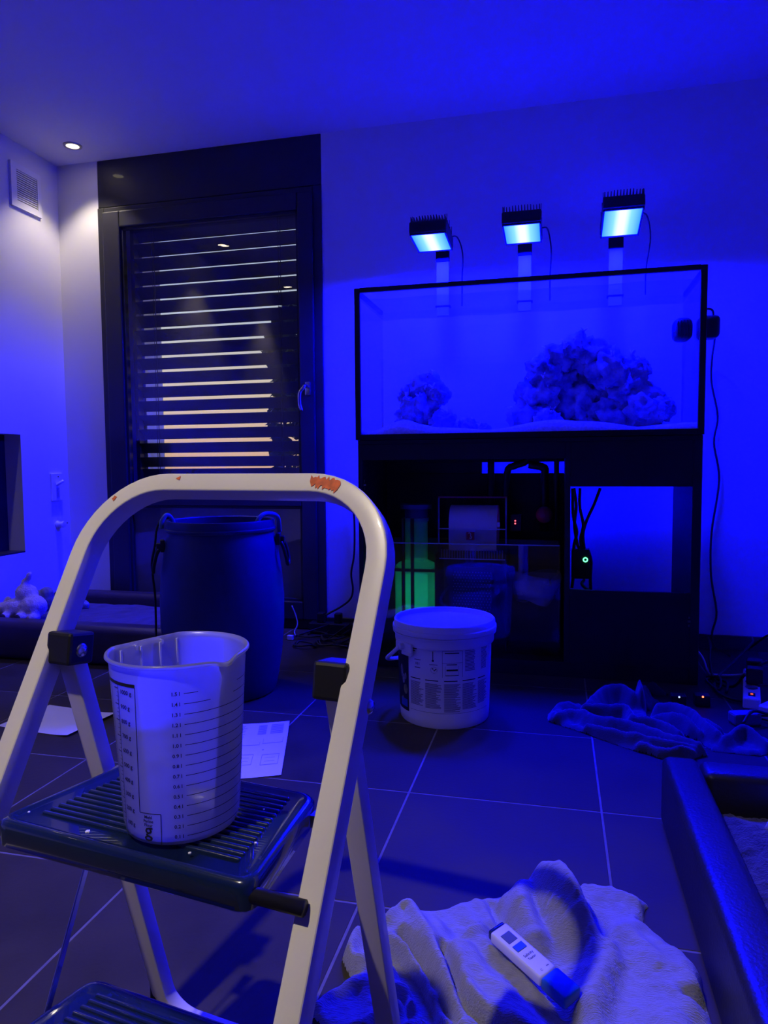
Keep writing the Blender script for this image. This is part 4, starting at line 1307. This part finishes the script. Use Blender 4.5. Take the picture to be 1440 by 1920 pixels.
bed2 = thing('dog_bed', 'black leatherette dog bed at the right edge of the floor', 'dog bed', (.85, 1.1, 0))
ax0, ax1, ay0, ay1 = .246, 1.35, .42, 1.742
bolster('bolster', (ax0 + .040, (ay0 + ay1) / 2, .080), (.080, ay1 - ay0, .162), M_LEATHERB, bed2, .018)
bolster('bolster', ((ax0 + .081 + ax1) / 2, ay1 - .042, .078), (ax1 - ax0 - .081, .084, .158), M_LEATHERB, bed2, .018)
bolster('bolster', ((ax0 + .081 + ax1) / 2, ay0 + .042, .078), (ax1 - ax0 - .081, .084, .158), M_LEATHERB, bed2, .018)
bolster('bolster', (ax1 - .042, (ay0 + ay1) / 2, .078), (.084, ay1 - ay0 - .17, .158), M_LEATHERB, bed2, .018)
bm = bmesh.new()
def cush2(u, v):
    x, y = ax0 + .09 + (ax1 - ax0 - .18) * u, ay0 + .09 + (ay1 - ay0 - .18) * v
    ed = min(u * 1.2, v, 1 - u, 1 - v)
    return Vector((x, y, .065 + .035 * min(1, ed * 9) ** .5 + .006 * mnoise.noise(Vector((x * 9, y * 9, 3))) + .006 * mnoise.noise(Vector((x * 60, y * 60, 5)))))
grid(bm, 150, 150, cush2)
obj('cushion', bm, M_FLEECE, bed2, smooth=True)
box('base', ((ax0 + ax1) / 2, (ay0 + ay1) / 2, .032), (ax1 - ax0 - .06, ay1 - ay0 - .06, .062), M_LEATHERB, bed2)
stitch(bed2, [(ax0 + .0805, 1.62, .045 + .09), (ax0 + .084, 1.4, .10), (ax0 + .084, 1.1, .098), (ax0 + .084, .8, .098)], gap=.5)
settle(bed2)

# ================================================================= CRUMPLED CLOTHS
import numpy as np
def sd_poly(px_, py_, poly):
    """signed distance (positive inside) of points to a polygon"""
    d = np.full(px_.shape, 1e9); inside = np.zeros(px_.shape, bool)
    n = len(poly)
    for i in range(n):
        ax, ay = poly[i]; bx_, by_ = poly[(i + 1) % n]
        ex, ey = bx_ - ax, by_ - ay
        t = np.clip(((px_ - ax) * ex + (py_ - ay) * ey) / (ex * ex + ey * ey + 1e-12), 0, 1)
        d = np.minimum(d, np.hypot(px_ - ax - t * ex, py_ - ay - t * ey))
        cond = ((ay > py_) != (by_ > py_)) & (px_ < (bx_ - ax) * (py_ - ay) / (by_ - ay + 1e-12) + ax)
        inside ^= cond
    return np.where(inside, d, -d)
def ridge(px_, py_, pts, w, p=2.0):
    """height of a fold following a polyline of (x, y, z); w = half width"""
    best = np.zeros(px_.shape)
    P = catmull([Vector(q) for q in pts], 5) if len(pts) > 2 else [Vector(q) for q in pts]
    for a, b in zip(P, P[1:]):
        ex, ey = b.x - a.x, b.y - a.y
        t = np.clip(((px_ - a.x) * ex + (py_ - a.y) * ey) / (ex * ex + ey * ey + 1e-12), 0, 1)
        d = np.hypot(px_ - a.x - t * ex, py_ - a.y - t * ey)
        z = a.z + (b.z - a.z) * t
        best = np.maximum(best, z * np.exp(-(d / w) ** p))
    return best
def vnoise(x, y, s, seed=0):
    """smooth value noise in numpy"""
    rs = np.random.RandomState(seed); tab = rs.rand(256, 256)
    u, v = x * s + 100, y * s + 100
    i, j = np.floor(u).astype(int), np.floor(v).astype(int)
    f, g = u - i, v - j
    f, g = f * f * (3 - 2 * f), g * g * (3 - 2 * g)
    T_ = lambda a, b: tab[a % 256, b % 256]
    return (T_(i, j) * (1 - f) + T_(i + 1, j) * f) * (1 - g) + (T_(i, j + 1) * (1 - f) + T_(i + 1, j + 1) * f) * g - .5
def crumple(name, m, poly, ridges, base, res, label, cat, edge=.012, wr=.004, seed=1, k=220.0, folds=()):
    xs = [p[0] for p in poly]; ys = [p[1] for p in poly]
    gx = np.arange(min(xs) - res, max(xs) + res * 2, res); gy = np.arange(min(ys) - res, max(ys) + res * 2, res)
    X, Y = np.meshgrid(gx, gy, indexing='ij')
    Xw = X + .010 * vnoise(X, Y, 18, seed + 3); Yw = Y + .010 * vnoise(X, Y, 18, seed + 4)
    sd = sd_poly(X + .006 * vnoise(X, Y, 30, seed + 7), Y + .006 * vnoise(X, Y, 30, seed + 8), poly)
    hs = [np.full(X.shape, base)]
    for pts, w in ridges: hs.append(ridge(Xw, Yw, pts, w))
    h = np.log(sum(np.exp(k * q) for q in hs) / 1.0) / k - math.log(len(hs)) / k * .6
    h = np.maximum(h, base * .5)
    for pts, w in folds:
        neg = pts[0][2] < 0
        q = ridge(Xw, Yw, [(a, b, abs(c)) for a, b, c in pts], w)
        h += -1.5 * q if neg else q
    # wrinkles
    h += wr * (vnoise(X * 1.0 + Y * .6, Y * .5 - X * .3, 42, seed) + .6 * np.abs(vnoise(X * .7 - Y, Y * .4 + X * .5, 60, seed + 1)) + .4 * vnoise(X, Y, 90, seed + 2))
    e_ = np.clip(sd / edge, 0, 1)
    ef = np.maximum(0, 1 - (1 - e_) ** 2) ** .75
    # pull the outermost ring of points onto the outline so that the rim is a clean curve
    g0, g1 = np.gradient(sd, res)
    gn = g0 * g0 + g1 * g1 + 1e-9
    mv = np.where(sd < 0, -sd, 0)
    X = X + mv * g0 / gn; Y = Y + mv * g1 / gn
    Z = .001 + np.maximum(h, .006) * ef
    keep = sd > -res * .9
    idx = -np.ones(X.shape, int)
    idx[keep] = np.arange(keep.sum())
    verts = np.stack([X[keep], Y[keep], Z[keep]], 1)
    a, b, c, d = idx[:-1, :-1], idx[1:, :-1], idx[1:, 1:], idx[:-1, 1:]
    ok = (a >= 0) & (b >= 0) & (c >= 0) & (d >= 0)
    faces = np.stack([a[ok], b[ok], c[ok], d[ok]], 1)
    loc = Vector((float(verts[:, 0].mean()), float(verts[:, 1].mean()), 0))
    verts[:, 0] -= loc.x; verts[:, 1] -= loc.y
    me = bpy.data.meshes.new(name)
    me.from_pydata(verts.tolist(), [], faces.tolist())
    me.polygons.foreach_set('use_smooth', [True] * len(me.polygons))
    me.materials.append(m)
    o = bpy.data.objects.new(name, me); COL.objects.link(o); o.location = loc
    def height(x, y):
        i = int(round((x - gx[0]) / res)); j = int(round((y - gy[0]) / res))
        return float(Z[min(max(i, 0), Z.shape[0] - 1), min(max(j, 0), Z.shape[1] - 1)])
    return tag(o, label, cat), height

TOWEL_POLY = [(-0.372, 0.985), (-0.346, 1.029), (-0.318, 1.062), (-0.336, 1.087), (-0.352, 1.11), (-0.352, 1.145), (-0.335, 1.166), (-0.312, 1.19), (-0.272, 1.252), (-0.238, 1.262), (-0.205, 1.275), (-0.16, 1.31), (-0.10, 1.345),
              (-0.075, 1.335), (-0.038, 1.352), (0.0, 1.362), (0.03, 1.37), (0.05, 1.405), (0.144, 1.41), (0.178, 1.38), (0.155, 1.315), (0.205, 1.27), (0.228, 1.225), (0.238, 1.19), (0.232, 1.13), (0.236, 1.07), (0.236, 0.98), (0.10, 0.925), (-0.06, 0.925), (-0.16, 0.945), (-0.30, 0.948)]
TR = [                                   # broad swellings of the cloth: polyline of (x, y, height), half width
    ([(-0.262, 1.200, .046), (-0.215, 1.14, .052), (-0.15, 1.05, .050), (-0.07, .955, .045)], .062),
    ([(-0.140, 1.11, .070), (-0.09, 1.04, .072), (-0.03, 0.975, .066)], .050),
    ([(-0.010, 1.322, .112), (0.004, 1.295, .122), (0.032, 1.245, .100), (0.058, 1.20, .066)], .050),
    ([(-0.058, 1.300, .080), (-0.058, 1.25, .086), (-0.03, 1.195, .068)], .040),
    ([(-0.12, 1.16, .070), (-0.075, 1.125, .074), (-0.02, 1.075, .062), (0.03, 1.035, .046)], .048),
    ([(0.06, 1.375, .026), (0.11, 1.37, .030), (0.15, 1.35, .026)], .045),
    ([(0.128, 1.234, .046), (0.17, 1.176, .052), (0.18, 1.13, .048), (0.15, 1.02, .052)], .075),
    ([(0.08, 1.20, .050), (0.065, 1.10, .054), (0.045, 1.0, .058)], .052),
    ([(-0.33, 1.13, .030), (-0.30, 1.07, .026), (-0.26, 1.0, .024)], .05),
    ([(-0.16, 1.25, .034), (-0.10, 1.24, .034)], .05),
]
TF = [                                   # folds (+) and creases (-) riding on them: points (x, y, amplitude), half width
    ([(-0.300, 1.185, .012), (-0.259, 1.222, .018), (-0.225, 1.175, .020), (-0.195, 1.115, .019), (-0.165, 1.06, .018), (-0.13, 1.015, .016), (-0.085, .955, .016)], .014),
    ([(-0.235, 1.120, .012), (-0.20, 1.065, .016), (-0.165, 1.015, .016), (-0.115, 0.955, .014)], .010),
    ([(-0.328, 1.155, .014), (-0.285, 1.150, .014), (-0.245, 1.130, .010)], .012),
    ([(-0.333, 1.140, .016), (-0.337, 1.105, .018), (-0.318, 1.086, .016), (-0.285, 1.096, .012), (-0.245, 1.088, .010)], .013),
    ([(-0.198, 1.195, .014), (-0.182, 1.145, .016), (-0.160, 1.115, .010)], .020),
    ([(-0.355, 0.992, .008), (-0.310, 1.042, .012), (-0.262, 1.042, .012), (-0.222, 1.05, .010)], .014),
    ([(-0.280, 0.962, .012), (-0.245, 0.992, .014), (-0.212, 1.022, .014), (-0.182, 1.035, .010)], .010),
    ([(-0.230, 0.955, .012), (-0.18, 0.99, .014), (-0.15, .985, .010)], .011),
    ([(-0.150, 1.085, .014), (-0.122, 1.020, .018), (-0.072, 0.985, .016), (-0.02, 0.952, .014)], .015),
    ([(0.010, 1.33, .010), (0.030, 1.27, .014), (0.060, 1.21, .012), (0.068, 1.175, .008)], .012),
    ([(-0.045, 1.30, .008), (-0.02, 1.25, .008), (0.0, 1.20, .006)], .014),
    ([(0.155, 1.30, .010), (0.105, 1.23, .014), (0.085, 1.14, .012), (0.060, 1.05, .012), (0.05, .95, .012)], .018),
    ([(0.20, 1.22, .008), (0.215, 1.15, .010), (0.19, 1.06, .010), (0.14, 0.97, .010)], .020),
    ([(0.05, 1.40, .008), (0.10, 1.39, .010), (0.165, 1.36, .010)], .014),
    ([(-0.15, 1.29, .010), (-0.10, 1.30, .010)], .014), ([(-0.13, 1.22, .010), (-0.11, 1.19, .012), (-0.14, 1.16, .010)], .014),
    # creases
    ([(-0.262, 1.160, -.018), (-0.232, 1.128, -.022), (-0.205, 1.085, -.020), (-0.178, 1.04, -.018), (-0.14, .985, -.018)], .008),
    ([(-0.290, 1.125, -.014), (-0.255, 1.110, -.018), (-0.22, 1.06, -.022), (-0.19, 1.02, -.024), (-0.165, .985, -.016)], .010),
    ([(-0.180, 1.12, -.014), (-0.150, 1.055, -.022), (-0.115, .995, -.024), (-0.06, .95, -.018)], .008),
    ([(-0.105, 1.165, -.010), (-0.05, 1.115, -.016), (0.005, 1.06, -.018), (0.04, 1.02, -.020), (0.03, .97, -.01)], .022),
    ([(0.070, 1.30, -.020), (0.075, 1.25, -.022), (0.095, 1.215, -.012)], .016),
    ([(-0.115, 1.30, -.012), (-0.095, 1.25, -.014), (-0.085, 1.20, -.012)], .012),
    ([(-0.27, 1.02, -.012), (-0.235, 1.03, -.012), (-0.20, 1.0, -.012)], .007),
    ([(0.235, 1.12, -.02), (0.20, 1.11, -.012)], .012),
]
towel, towel_h = crumple('grey_towel', M_TOWEL, TOWEL_POLY, TR, .012, .0026, 'crumpled grey terry towel in the foreground under the salinity tester', 'towel', edge=.016, wr=.0085, seed=3, folds=TF, k=120)

FAR = [(-0.02, 2.34), (-0.022, 2.41), (0.012, 2.455), (0.075, 2.46), (0.12, 2.50), (0.142, 2.575), (0.22, 2.60), (0.262, 2.575), (0.30, 2.585), (0.31, 2.53), (0.29, 2.43), (0.36, 2.33), (0.42, 2.23), (0.43, 2.16), (0.35, 2.09), (0.29, 2.11), (0.174, 2.19), (0.067, 2.28)]
FR = [
    ([(0.005, 2.36, .035), (0.02, 2.41, .05), (0.078, 2.43, .045)], .030),
    ([(0.0, 2.33, .04), (0.06, 2.35, .05), (0.132, 2.301, .055), (0.229, 2.27, .05), (0.329, 2.20, .05), (0.407, 2.165, .045)], .026),
    ([(0.11, 2.44, .05), (0.16, 2.53, .075), (0.222, 2.565, .08), (0.26, 2.52, .07)], .026),
    ([(0.286, 2.56, .10), (0.290, 2.515, .085)], .020),
    ([(0.10, 2.38, .06), (0.17, 2.38, .065), (0.221, 2.39, .07), (0.247, 2.326, .05)], .022),
    ([(0.10, 2.27, .04), (0.2, 2.2, .045), (0.30, 2.16, .048), (0.40, 2.15, .04)], .018),
    ([(0.245, 2.149, .04), (0.327, 2.114, .045), (0.39, 2.13, .05)], .018),
    ([(0.24, 2.33, .05), (0.31, 2.30, .055), (0.37, 2.24, .045)], .02),
]
crumple('floor_cloth', M_CLOTH, FAR, FR, .012, .0045, 'crumpled blue grey cloth on the tiles left of the power strip', 'cloth', edge=.02, wr=.008, seed=12)
FAR2 = [(0.325, 2.50), (0.40, 2.47), (0.47, 2.36), (0.56, 2.33), (0.63, 2.34), (0.66, 2.25), (0.58, 2.19), (0.45, 2.20), (0.435, 2.245), (0.375, 2.34), (0.305, 2.44)]
FR2 = [
    ([(0.33, 2.465, .05), (0.40, 2.42, .065), (0.445, 2.33, .062), (0.475, 2.25, .05)], .022),
    ([(0.32, 2.42, .045), (0.38, 2.36, .06), (0.43, 2.27, .055)], .018),
    ([(0.49, 2.23, .04), (0.555, 2.29, .062), (0.60, 2.24, .035)], .022),
    ([(0.36, 2.46, .05), (0.43, 2.40, .055), (0.49, 2.30, .045)], .016),
]
crumple('floor_cloth', M_CLOTH, FAR2, FR2, .012, .0045, 'blue grey cloth with a raised fold just left of the white power strip', 'cloth', edge=.02, wr=.007, seed=21)
# dark dry cloth scrap between them and a crumpled silvery blanket in the right bed
crumple('dark_rag', mat('black_rag', (.03, .03, .035), .95, var=.2), [(0.262, 2.50), (0.325, 2.52), (0.36, 2.60), (0.30, 2.66), (0.40, 2.70), (0.33, 2.75), (.24, 2.66)], [([(.28, 2.53, .05), (.31, 2.62, .06), (.35, 2.70, .05)], .03)], .02, .006, 'dark crumpled rag behind the blue grey cloth near the cabinet', 'rag', wr=.01, seed=5)
rb, _h = crumple('silver_blanket', mat('silvery_fleece', (.42, .42, .46), .9, var=.5, vscale=60, bump=.8, bscale=200), [(.42, 1.55), (.46, 1.62), (.60, 1.635), (.70, 1.56), (.60, 1.50), (.47, 1.50)], [([(.45, 1.57, .03), (.55, 1.57, .04), (.66, 1.56, .03)], .03)], .012, .005, 'crumpled silvery fleece blanket lying in the black dog bed', 'blanket', wr=.01, seed=9)
rb.location.z = .094

# ================================================================= SALINITY TESTER
tst = thing('salinity_tester', 'white pen shaped salinity tester with blue cap lying on the towel', 'tester', (0, 0, 0))
A = Vector((-.092, 1.146, 0)); B = Vector((.031, 1.046, 0))
def rest(p):                               # highest point of the towel across the tester's width
    sd_ = Vector((.63, .776, 0))
    return max(towel_h(p.x + sd_.x * q, p.y + sd_.y * q) for q in (-.012, 0, .012))
hs_ = [(t_, rest(A.lerp(B, t_))) for t_ in (0, .15, .3, .45, .6, .75, .9, 1)]
n_ = len(hs_); mt = sum(t_ for t_, _ in hs_) / n_; mh = sum(q for _, q in hs_) / n_
sl = sum((t_ - mt) * (q - mh) for t_, q in hs_) / sum((t_ - mt) ** 2 for t_, _ in hs_)
sl = max(-.045, min(.0, sl))
off_ = max(q - sl * t_ for t_, q in hs_)
A.z = off_ + .021; B.z = off_ + sl + .021
ax = (B - A).normalized(); Lt = (B - A).length
side = Vector((0, 0, 1)).cross(ax).normalized()
side = (side + Vector((0, 0, .10))).normalized()
upv = ax.cross(side).normalized()
if upv.z < 0: upv = -upv; 
side = upv.cross(ax)
tst.matrix_world = Matrix((( ax.x, side.x, upv.x, A.x), (ax.y, side.y, upv.y, A.y), (ax.z, side.z, upv.z, A.z), (0, 0, 0, 1)))
Wt, Ht = .037, .020
bm = bmesh.new(); add_box(bm, (.058, 0, -Ht / 2), (.108, Wt, Ht), None, .004, 3); obj('body', bm, mat('glossy_white_plastic', (.80, .79, .80), .22), tst, auto=.9)
bm = bmesh.new(); add_box(bm, (.002, 0, -Ht / 2), (.010, Wt - .003, Ht - .003), None, .004, 3); obj('end_cap', bm, M_STEP, tst, auto=.9)
bm = bmesh.new(); add_box(bm, (.136, 0, -Ht / 2), (.048, Wt + .0015, Ht + .0015), None, .005, 3); obj('blue_cap', bm, mat('blue_cap_plastic', (.02, .13, .42), .25), tst, auto=.9, label='blue translucent cap')
bm = bmesh.new(); add_box(bm, (.030, -.001, .0003), (.020, .020, .0008), None, .0003, 1); obj('screen', bm, mat('lcd_grey', (.12, .14, .20), .12), tst)
bm = bmesh.new(); add_box(bm, (.053, -.001, .0005), (.013, .021, .0014), None, .0005, 1); obj('button', bm, mat('blue_button', (.04, .12, .30), .35), tst)
def flat_text(s, size, x, y, mt, parent, z=.0003, nm='print'):
    t = text_bm(s, size, 'CENTER', .0001)
    # text reads along -side so that its lines run across the body
    for v in t.verts:
        tx, ty = v.co.x, v.co.y
        v.co = Vector((x - ty, y + tx, z))
    obj(nm, t, mt, parent)
flat_text('Salinity', .0072, .073, 0, M_INK, tst); flat_text('Tester', .0060, .0805, 0, M_INK, tst)
flat_text('PPM', .003, .104, .008, M_INK, tst); flat_text('\u25b2', .004, .104, -.006, M_INK, tst) if False else flat_text('C', .005, .105, -.006, M_INK, tst)

# ================================================================= PAPERS
def paper(name, label, c, curl, bars_, m=M_PAPER):
    P = [Vector((*p, 0)) for p in c]
    ctr = sum(P, Vector()) / 4
    o_ = thing(name, label, 'paper', (ctr.x, ctr.y, 0))
    def at_(u, v, h=0):
        a = P[0].lerp(P[1], u); b = P[3].lerp(P[2], u)
        p = a.lerp(b, v) - ctr
        p.z = .0015 + curl(u, v) + h
        return p
    bm = bmesh.new(); grid(bm, 14, 14, lambda u, v: at_(u, v)); 
    me = obj('sheet', bm, m, o_, smooth=True)
    if bars_:
        bm = bmesh.new()
        for u0, u1, v0, v1 in bars_:
            vs = [bm.verts.new(at_(u, v, .0006)) for u, v in ((u0, v0), (u1, v0), (u1, v1), (u0, v1))]
            bm.faces.new(vs)
        obj('print', bm, M_GINK, me, kind='stuff')
paper('paper_sheet', 'blank white sheet of paper on the tiles left of the ladder', [(-1.757, 2.127), (-1.463, 2.093), (-1.491, 1.878), (-1.785, 1.912)], lambda u, v: .012 * max(0, u - .7) ** 2 * 6, None)
rnd = random.Random(7)
bb = []
for k in range(9): bb.append((.42, .58, .05 + k * .02, .058 + k * .02)); bb.append((.66, .9, .05 + k * .02, .058 + k * .02))
for k in range(10): bb.append((.08, .08 + rnd.uniform(.05, .16), .05 + k * .022, .056 + k * .022))
for a in ((.1, .5, .42, .426), (.1, .104, .30, .43), (.5, .504, .36, .43), (.56, .92, .40, .406), (.56, .564, .30, .41), (.92, .924, .3, .41), (.1, .44, .60, .606), (.1, .44, .78, .786), (.1, .106, .6, .786), (.44, .446, .6, .786), (.6, .9, .62, .626), (.6, .9, .8, .806), (.6, .606, .62, .806), (.9, .906, .62, .806), (.66, .84, .68, .684), (.18, .38, .66, .664), (.18, .38, .72, .724), (.66, .84, .74, .744)): bb.append(a)
bb += [(.12, .15, .52, .535), (.58, .61, .52, .535)]
paper('instruction_leaflet', 'printed instruction leaflet with drawings on the tiles behind the jug', [(-1.0, 2.076), (-.848, 2.141), (-.727, 1.766), (-.879, 1.701)], lambda u, v: .006 * max(0, .28 - v) * 4 + .004 * abs(u - .5), bb)

# ================================================================= PLUSH TOY
def blob_toy(name, label, cat, parts, m, loc, disp=.004, voxel=.008):
    root = thing(name, label, cat, loc)
    bm = bmesh.new()
    for (x, y, z, rx_, ry_, rz_, rot) in parts:
        r = bmesh.ops.create_uvsphere(bm, u_segments=20, v_segments=12, radius=1)
        for v in r['verts']: v.co = Vector((v.co.x * rx_, v.co.y * ry_, v.co.z * rz_))
        bmesh.ops.rotate(bm, cent=(0, 0, 0), matrix=R3('Y', rot), verts=r['verts'])
        bmesh.ops.translate(bm, vec=(x, y, z), verts=r['verts'])
    o = obj('body', bm, m, root, smooth=True)
    md = o.modifiers.new('remesh', 'REMESH'); md.mode = 'VOXEL'; md.voxel_size = voxel; md.use_smooth_shade = True
    tx = bpy.data.textures.new('fur', 'CLOUDS'); tx.noise_scale = .014
    d = o.modifiers.new('fur', 'DISPLACE'); d.texture = tx; d.strength = disp * 2; d.mid_level = .5
    return root
toy = blob_toy('plush_toy', 'pale plush dog toy lying on the left dog bed', 'toy', [
    (0, 0, .05, .085, .055, .048, 0), (.085, .0, .062, .06, .055, .055, 0), (-.085, -.01, .04, .042, .04, .038, 0), (-.12, -.012, .03, .024, .026, .024, 0),
    (.03, .02, .115, .055, .045, .05, .3), (.02, .02, .165, .018, .016, .035, .6), (.045, .02, .2, .013, .012, .028, .4),
    (-.02, -.055, .022, .024, .034, .022, 0), (.06, -.055, .022, .026, .036, .024, 0), (.115, -.04, .02, .026, .034, .022, 0), (-.09, .03, .075, .02, .012, .026, .5)], M_PLUSH, (-2.46, 2.80, .137))
for (x, y, z) in ((-.142, -.012, .03),):
    bm = bmesh.new(); bmesh.ops.create_uvsphere(bm, u_segments=12, v_segments=8, radius=.009); bmesh.ops.translate(bm, vec=(x, y, z), verts=bm.verts)
    obj('nose', bm, M_BLACK, toy, smooth=True)
for x in (-.02, .06):
    bm = bmesh.new(); bmesh.ops.create_uvsphere(bm, u_segments=14, v_segments=10, radius=.018)
    for v in bm.verts: v.co.y *= .5
    bmesh.ops.translate(bm, vec=(x, -.084, .022), verts=bm.verts)
    obj('paw_pad', bm, mat('dark_brown_plush', (.05, .035, .03), .95), toy, smooth=True)
blob_toy('plush_toy', 'small grey blue plush ball on the left dog bed beside the ladder rail', 'toy', [(0, 0, .03, .045, .035, .032, 0), (.04, .01, .022, .025, .02, .022, 0), (-.035, .015, .02, .026, .02, .02, 0)], mat('grey_blue_plush', (.28, .30, .40), .95, var=.4, vscale=50, bump=.8, bscale=120), (-2.33, 3.04, .139), .004, .006)
blob_toy('plush_toy', 'grey soft toy behind the pale plush dog toy', 'toy', [(0, 0, .05, .07, .04, .055, 0), (.03, 0, .08, .035, .03, .04, 0)], mat('grey_plush', (.22, .22, .25), .95, var=.3, vscale=50), (-2.49, 2.99, .137), .003, .007)

# ================================================================= CABLES AND POWER STRIPS BY THE WALL
tag(tube('cable', [(-.99, 3.40, .66), (-.985, 3.41, .55), (-.99, 3.415, .40), (-1.008, 3.42, .30), (-1.0, 3.42, .22), (-1.012, 3.41, .17), (-1.06, 3.40, .13), (-1.13, 3.38, .09), (-1.18, 3.36, .04), (-1.2, 3.3, .006)], .005, M_CABLE, None, seg=8, smoothpath=6), 'black cable curling down the wall between terrace door and cabinet', 'cable')
ps1 = thing('socket_strip', 'black socket strip against the skirting beside the terrace door', 'power strip', (-1.06, 3.36, 0))
box('case', (-1.06, 3.36, .03), (.30, .06, .055), M_BLACK, ps1, bevel=.006)
for k in range(3):
    lathe('socket', [(0, .0), (.018, .0), (.021, .004), (.023, .004)], mat('dark_grey_plastic', (.05, .05, .055), .4), ps1, seg=20, c=(-1.15 + k * .09, 3.36, .0575))
for k in range(2):
    box('plug', (-1.15 + k * .09, 3.36, .082), (.035, .04, .05), M_BLACK, ps1, bevel=.006)
settle(ps1)
rnd = random.Random(31)
for k in range(5):
    cx_, cy_ = -1.14 + .11 * (k % 3), 3.08 + .10 * (k // 3) + .04 * (k % 2)
    r = rnd.uniform(.05, .085)
    pts = []
    for i in range(22):
        a = i * .62 + k
        pts.append((cx_ + r * (1 + .15 * math.sin(i)) * math.cos(a), cy_ + .7 * r * math.sin(a), .008 + .012 * (i % 5) / 4 + .004 * k))
    pts.append((cx_ + .05, 3.30, .03 + .01 * k))
    tag(tube('cable', pts, .0042, M_CABLE, None, seg=6, smoothpath=3), ['black cable coil nearest the barrel', 'black cable coil in the middle of the tangle', 'black cable coil nearest the cabinet', 'black cable coil close to the door sill', 'black cable coil in front of the socket strip'][k], 'cable', 'tangled cables between barrel and cabinet')
tag(tube('cable', [(-1.30, 3.34, .14), (-1.275, 3.33, .09), (-1.26, 3.31, .05), (-1.265, 3.28, .02), (-1.24, 3.24, .006)], .0035, mat('grey_cable', (.3, .3, .3), .5), None, seg=6, smoothpath=5), 'thin grey cable end standing up beside the terrace door', 'cable')
bm = bmesh.new(); add_box(bm, (0, 0, .012), (.03, .02, .022), None, .003)
o = obj('plug', bm, M_WHITEP); o.location = (-1.255, 3.2, 0); tag(o, 'small pale plug lying on the tiles by the barrel', 'plug')

# right: white power strip with a red switch light, adapters, cables
q0, q1 = Vector((.745, 2.98, 0)), Vector((.655, 2.60, 0))
dv = (q1 - q0).normalized(); an = math.atan2(dv.y, dv.x)
ps2 = thing('power_strip', 'white power strip with a red glowing switch on the tiles at the right', 'power strip', tuple((q0 + q1) / 2), an)
box('case', (0, 0, .022), ((q1 - q0).length, .055, .040), M_WHITEP, ps2, bevel=.006)
for k in range(4):
    lathe('socket', [(0, .0), (.016, .0), (.019, .002), (.021, .002)], M_GINK, ps2, seg=18, c=(-.14 + k * .07, 0, .0425))
box('switch', (.155, .0, .044), (.014, .009, .006), emit('red_switch', (1.0, .10, .05), 1.0), ps2, bevel=.002, seg=1)
box('switch_frame', (.155, 0, .043), (.03, .022, .004), M_BLACK, ps2)
for k in range(2):
    o = box('power_adapter', (0, 0, .0), (.05, .055, .06), M_BLACK, None, bevel=.006)
    p = (q0 + q1) / 2 + dv * (-.10 + k * .115); o.location = (p.x + .01, p.y, .0735); o.rotation_euler = (0, 0, an)
    tag(o, ['black power adapter plugged in at the far end of the white power strip', 'black power adapter plugged in beside the red switch of the white power strip'][k], 'adapter', 'black adapters on the power strip')
o = box('power_adapter', (0, 0, .024), (.10, .05, .046), M_WHITEP, None, bevel=.006); o.location = (.705, 2.545, 0); o.rotation_euler = (0, 0, .9)
tag(o, 'white power adapter lying in front of the white power strip', 'adapter')
o = box('power_adapter', (0, 0, .02), (.09, .05, .04), mat('grey_adapter', (.12, .13, .2), .5), None, bevel=.008); o.location = (.60, 2.46, 0); o.rotation_euler = (0, 0, .3)
tag(o, 'grey adapter on the tiles behind the raised cloth fold', 'adapter')
tag(tube('cable', [(.548, 3.02, .10), (.572, 3.0, .07), (.585, 2.98, .03), (.60, 2.99, .008), (.66, 2.99, .007), (.70, 2.985, .012), (.742, 2.975, .024)], .0048, M_WCABLE, None, seg=8, smoothpath=6), 'white cable from behind the cabinet to the power strip', 'cable')
for k, (pts, lab) in enumerate((
        ([(.67, 3.40, .06), (.66, 3.3, .05), (.62, 3.1, .03), (.60, 2.9, .01), (.64, 2.8, .02), (.66, 2.72, .09)], 'black cable running from the wall past the cabinet corner'),
        ([(.85, 3.40, .07), (.80, 3.2, .09), (.70, 3.05, .05), (.62, 2.95, .01), (.58, 2.8, .008), (.60, 2.7, .008), (.66, 2.66, .01)], 'black cable crossing in front of the skirting at the right'),
        ([(.83, 3.38, .02), (.87, 3.2, .13), (.86, 3.0, .12), (.80, 2.85, .13), (.72, 2.80, .10)], 'black cable arching over to the adapters at the right edge'),
        ([(.69, 2.66, .07), (.74, 2.60, .09), (.78, 2.55, .06), (.70, 2.48, .03), (.62, 2.44, .05), (.58, 2.40, .02)], 'black cable looping over the white adapter'),
        ([(.58, 2.95, .008), (.61, 2.87, .03), (.59, 2.79, .008), (.56, 2.85, .02), (.59, 2.93, .008), (.63, 2.85, .02), (.61, 2.76, .008)], 'black cable coil on the tiles left of the power strip'),
        ([(.62, 2.52, .01), (.70, 2.46, .03), (.78, 2.40, .01), (.86, 2.35, .008)], 'black cable trailing off to the right behind the dog bed'))):
    tag(tube('cable', pts, .005, M_CABLE, None, seg=8, smoothpath=6), lab, 'cable', 'cables around the power strip')
for (x, y, z, c_, nm, lab) in ((.50, 2.62, .03, (1.0, .12, .05), 'indicator', 'small box with an orange red light behind the cloth'), (.42, 2.60, .03, (.5, .6, 1.0), 'indicator', 'small box with a pale light behind the cloth')):
    t_ = thing('mains_timer', lab, 'timer', (x, y, 0))
    box('case', (0, 0, .02), (.05, .04, .04), M_BLACK, t_, bevel=.004)
    bm = bmesh.new(); bmesh.ops.create_uvsphere(bm, u_segments=10, v_segments=8, radius=.0035); bmesh.ops.translate(bm, vec=(0, -.02, .036), verts=bm.verts)
    obj(nm, bm, emit('led_%d' % int(c_[0] * 10), c_, 5.0 if c_[0] == 1 else 1.2), t_, smooth=True)
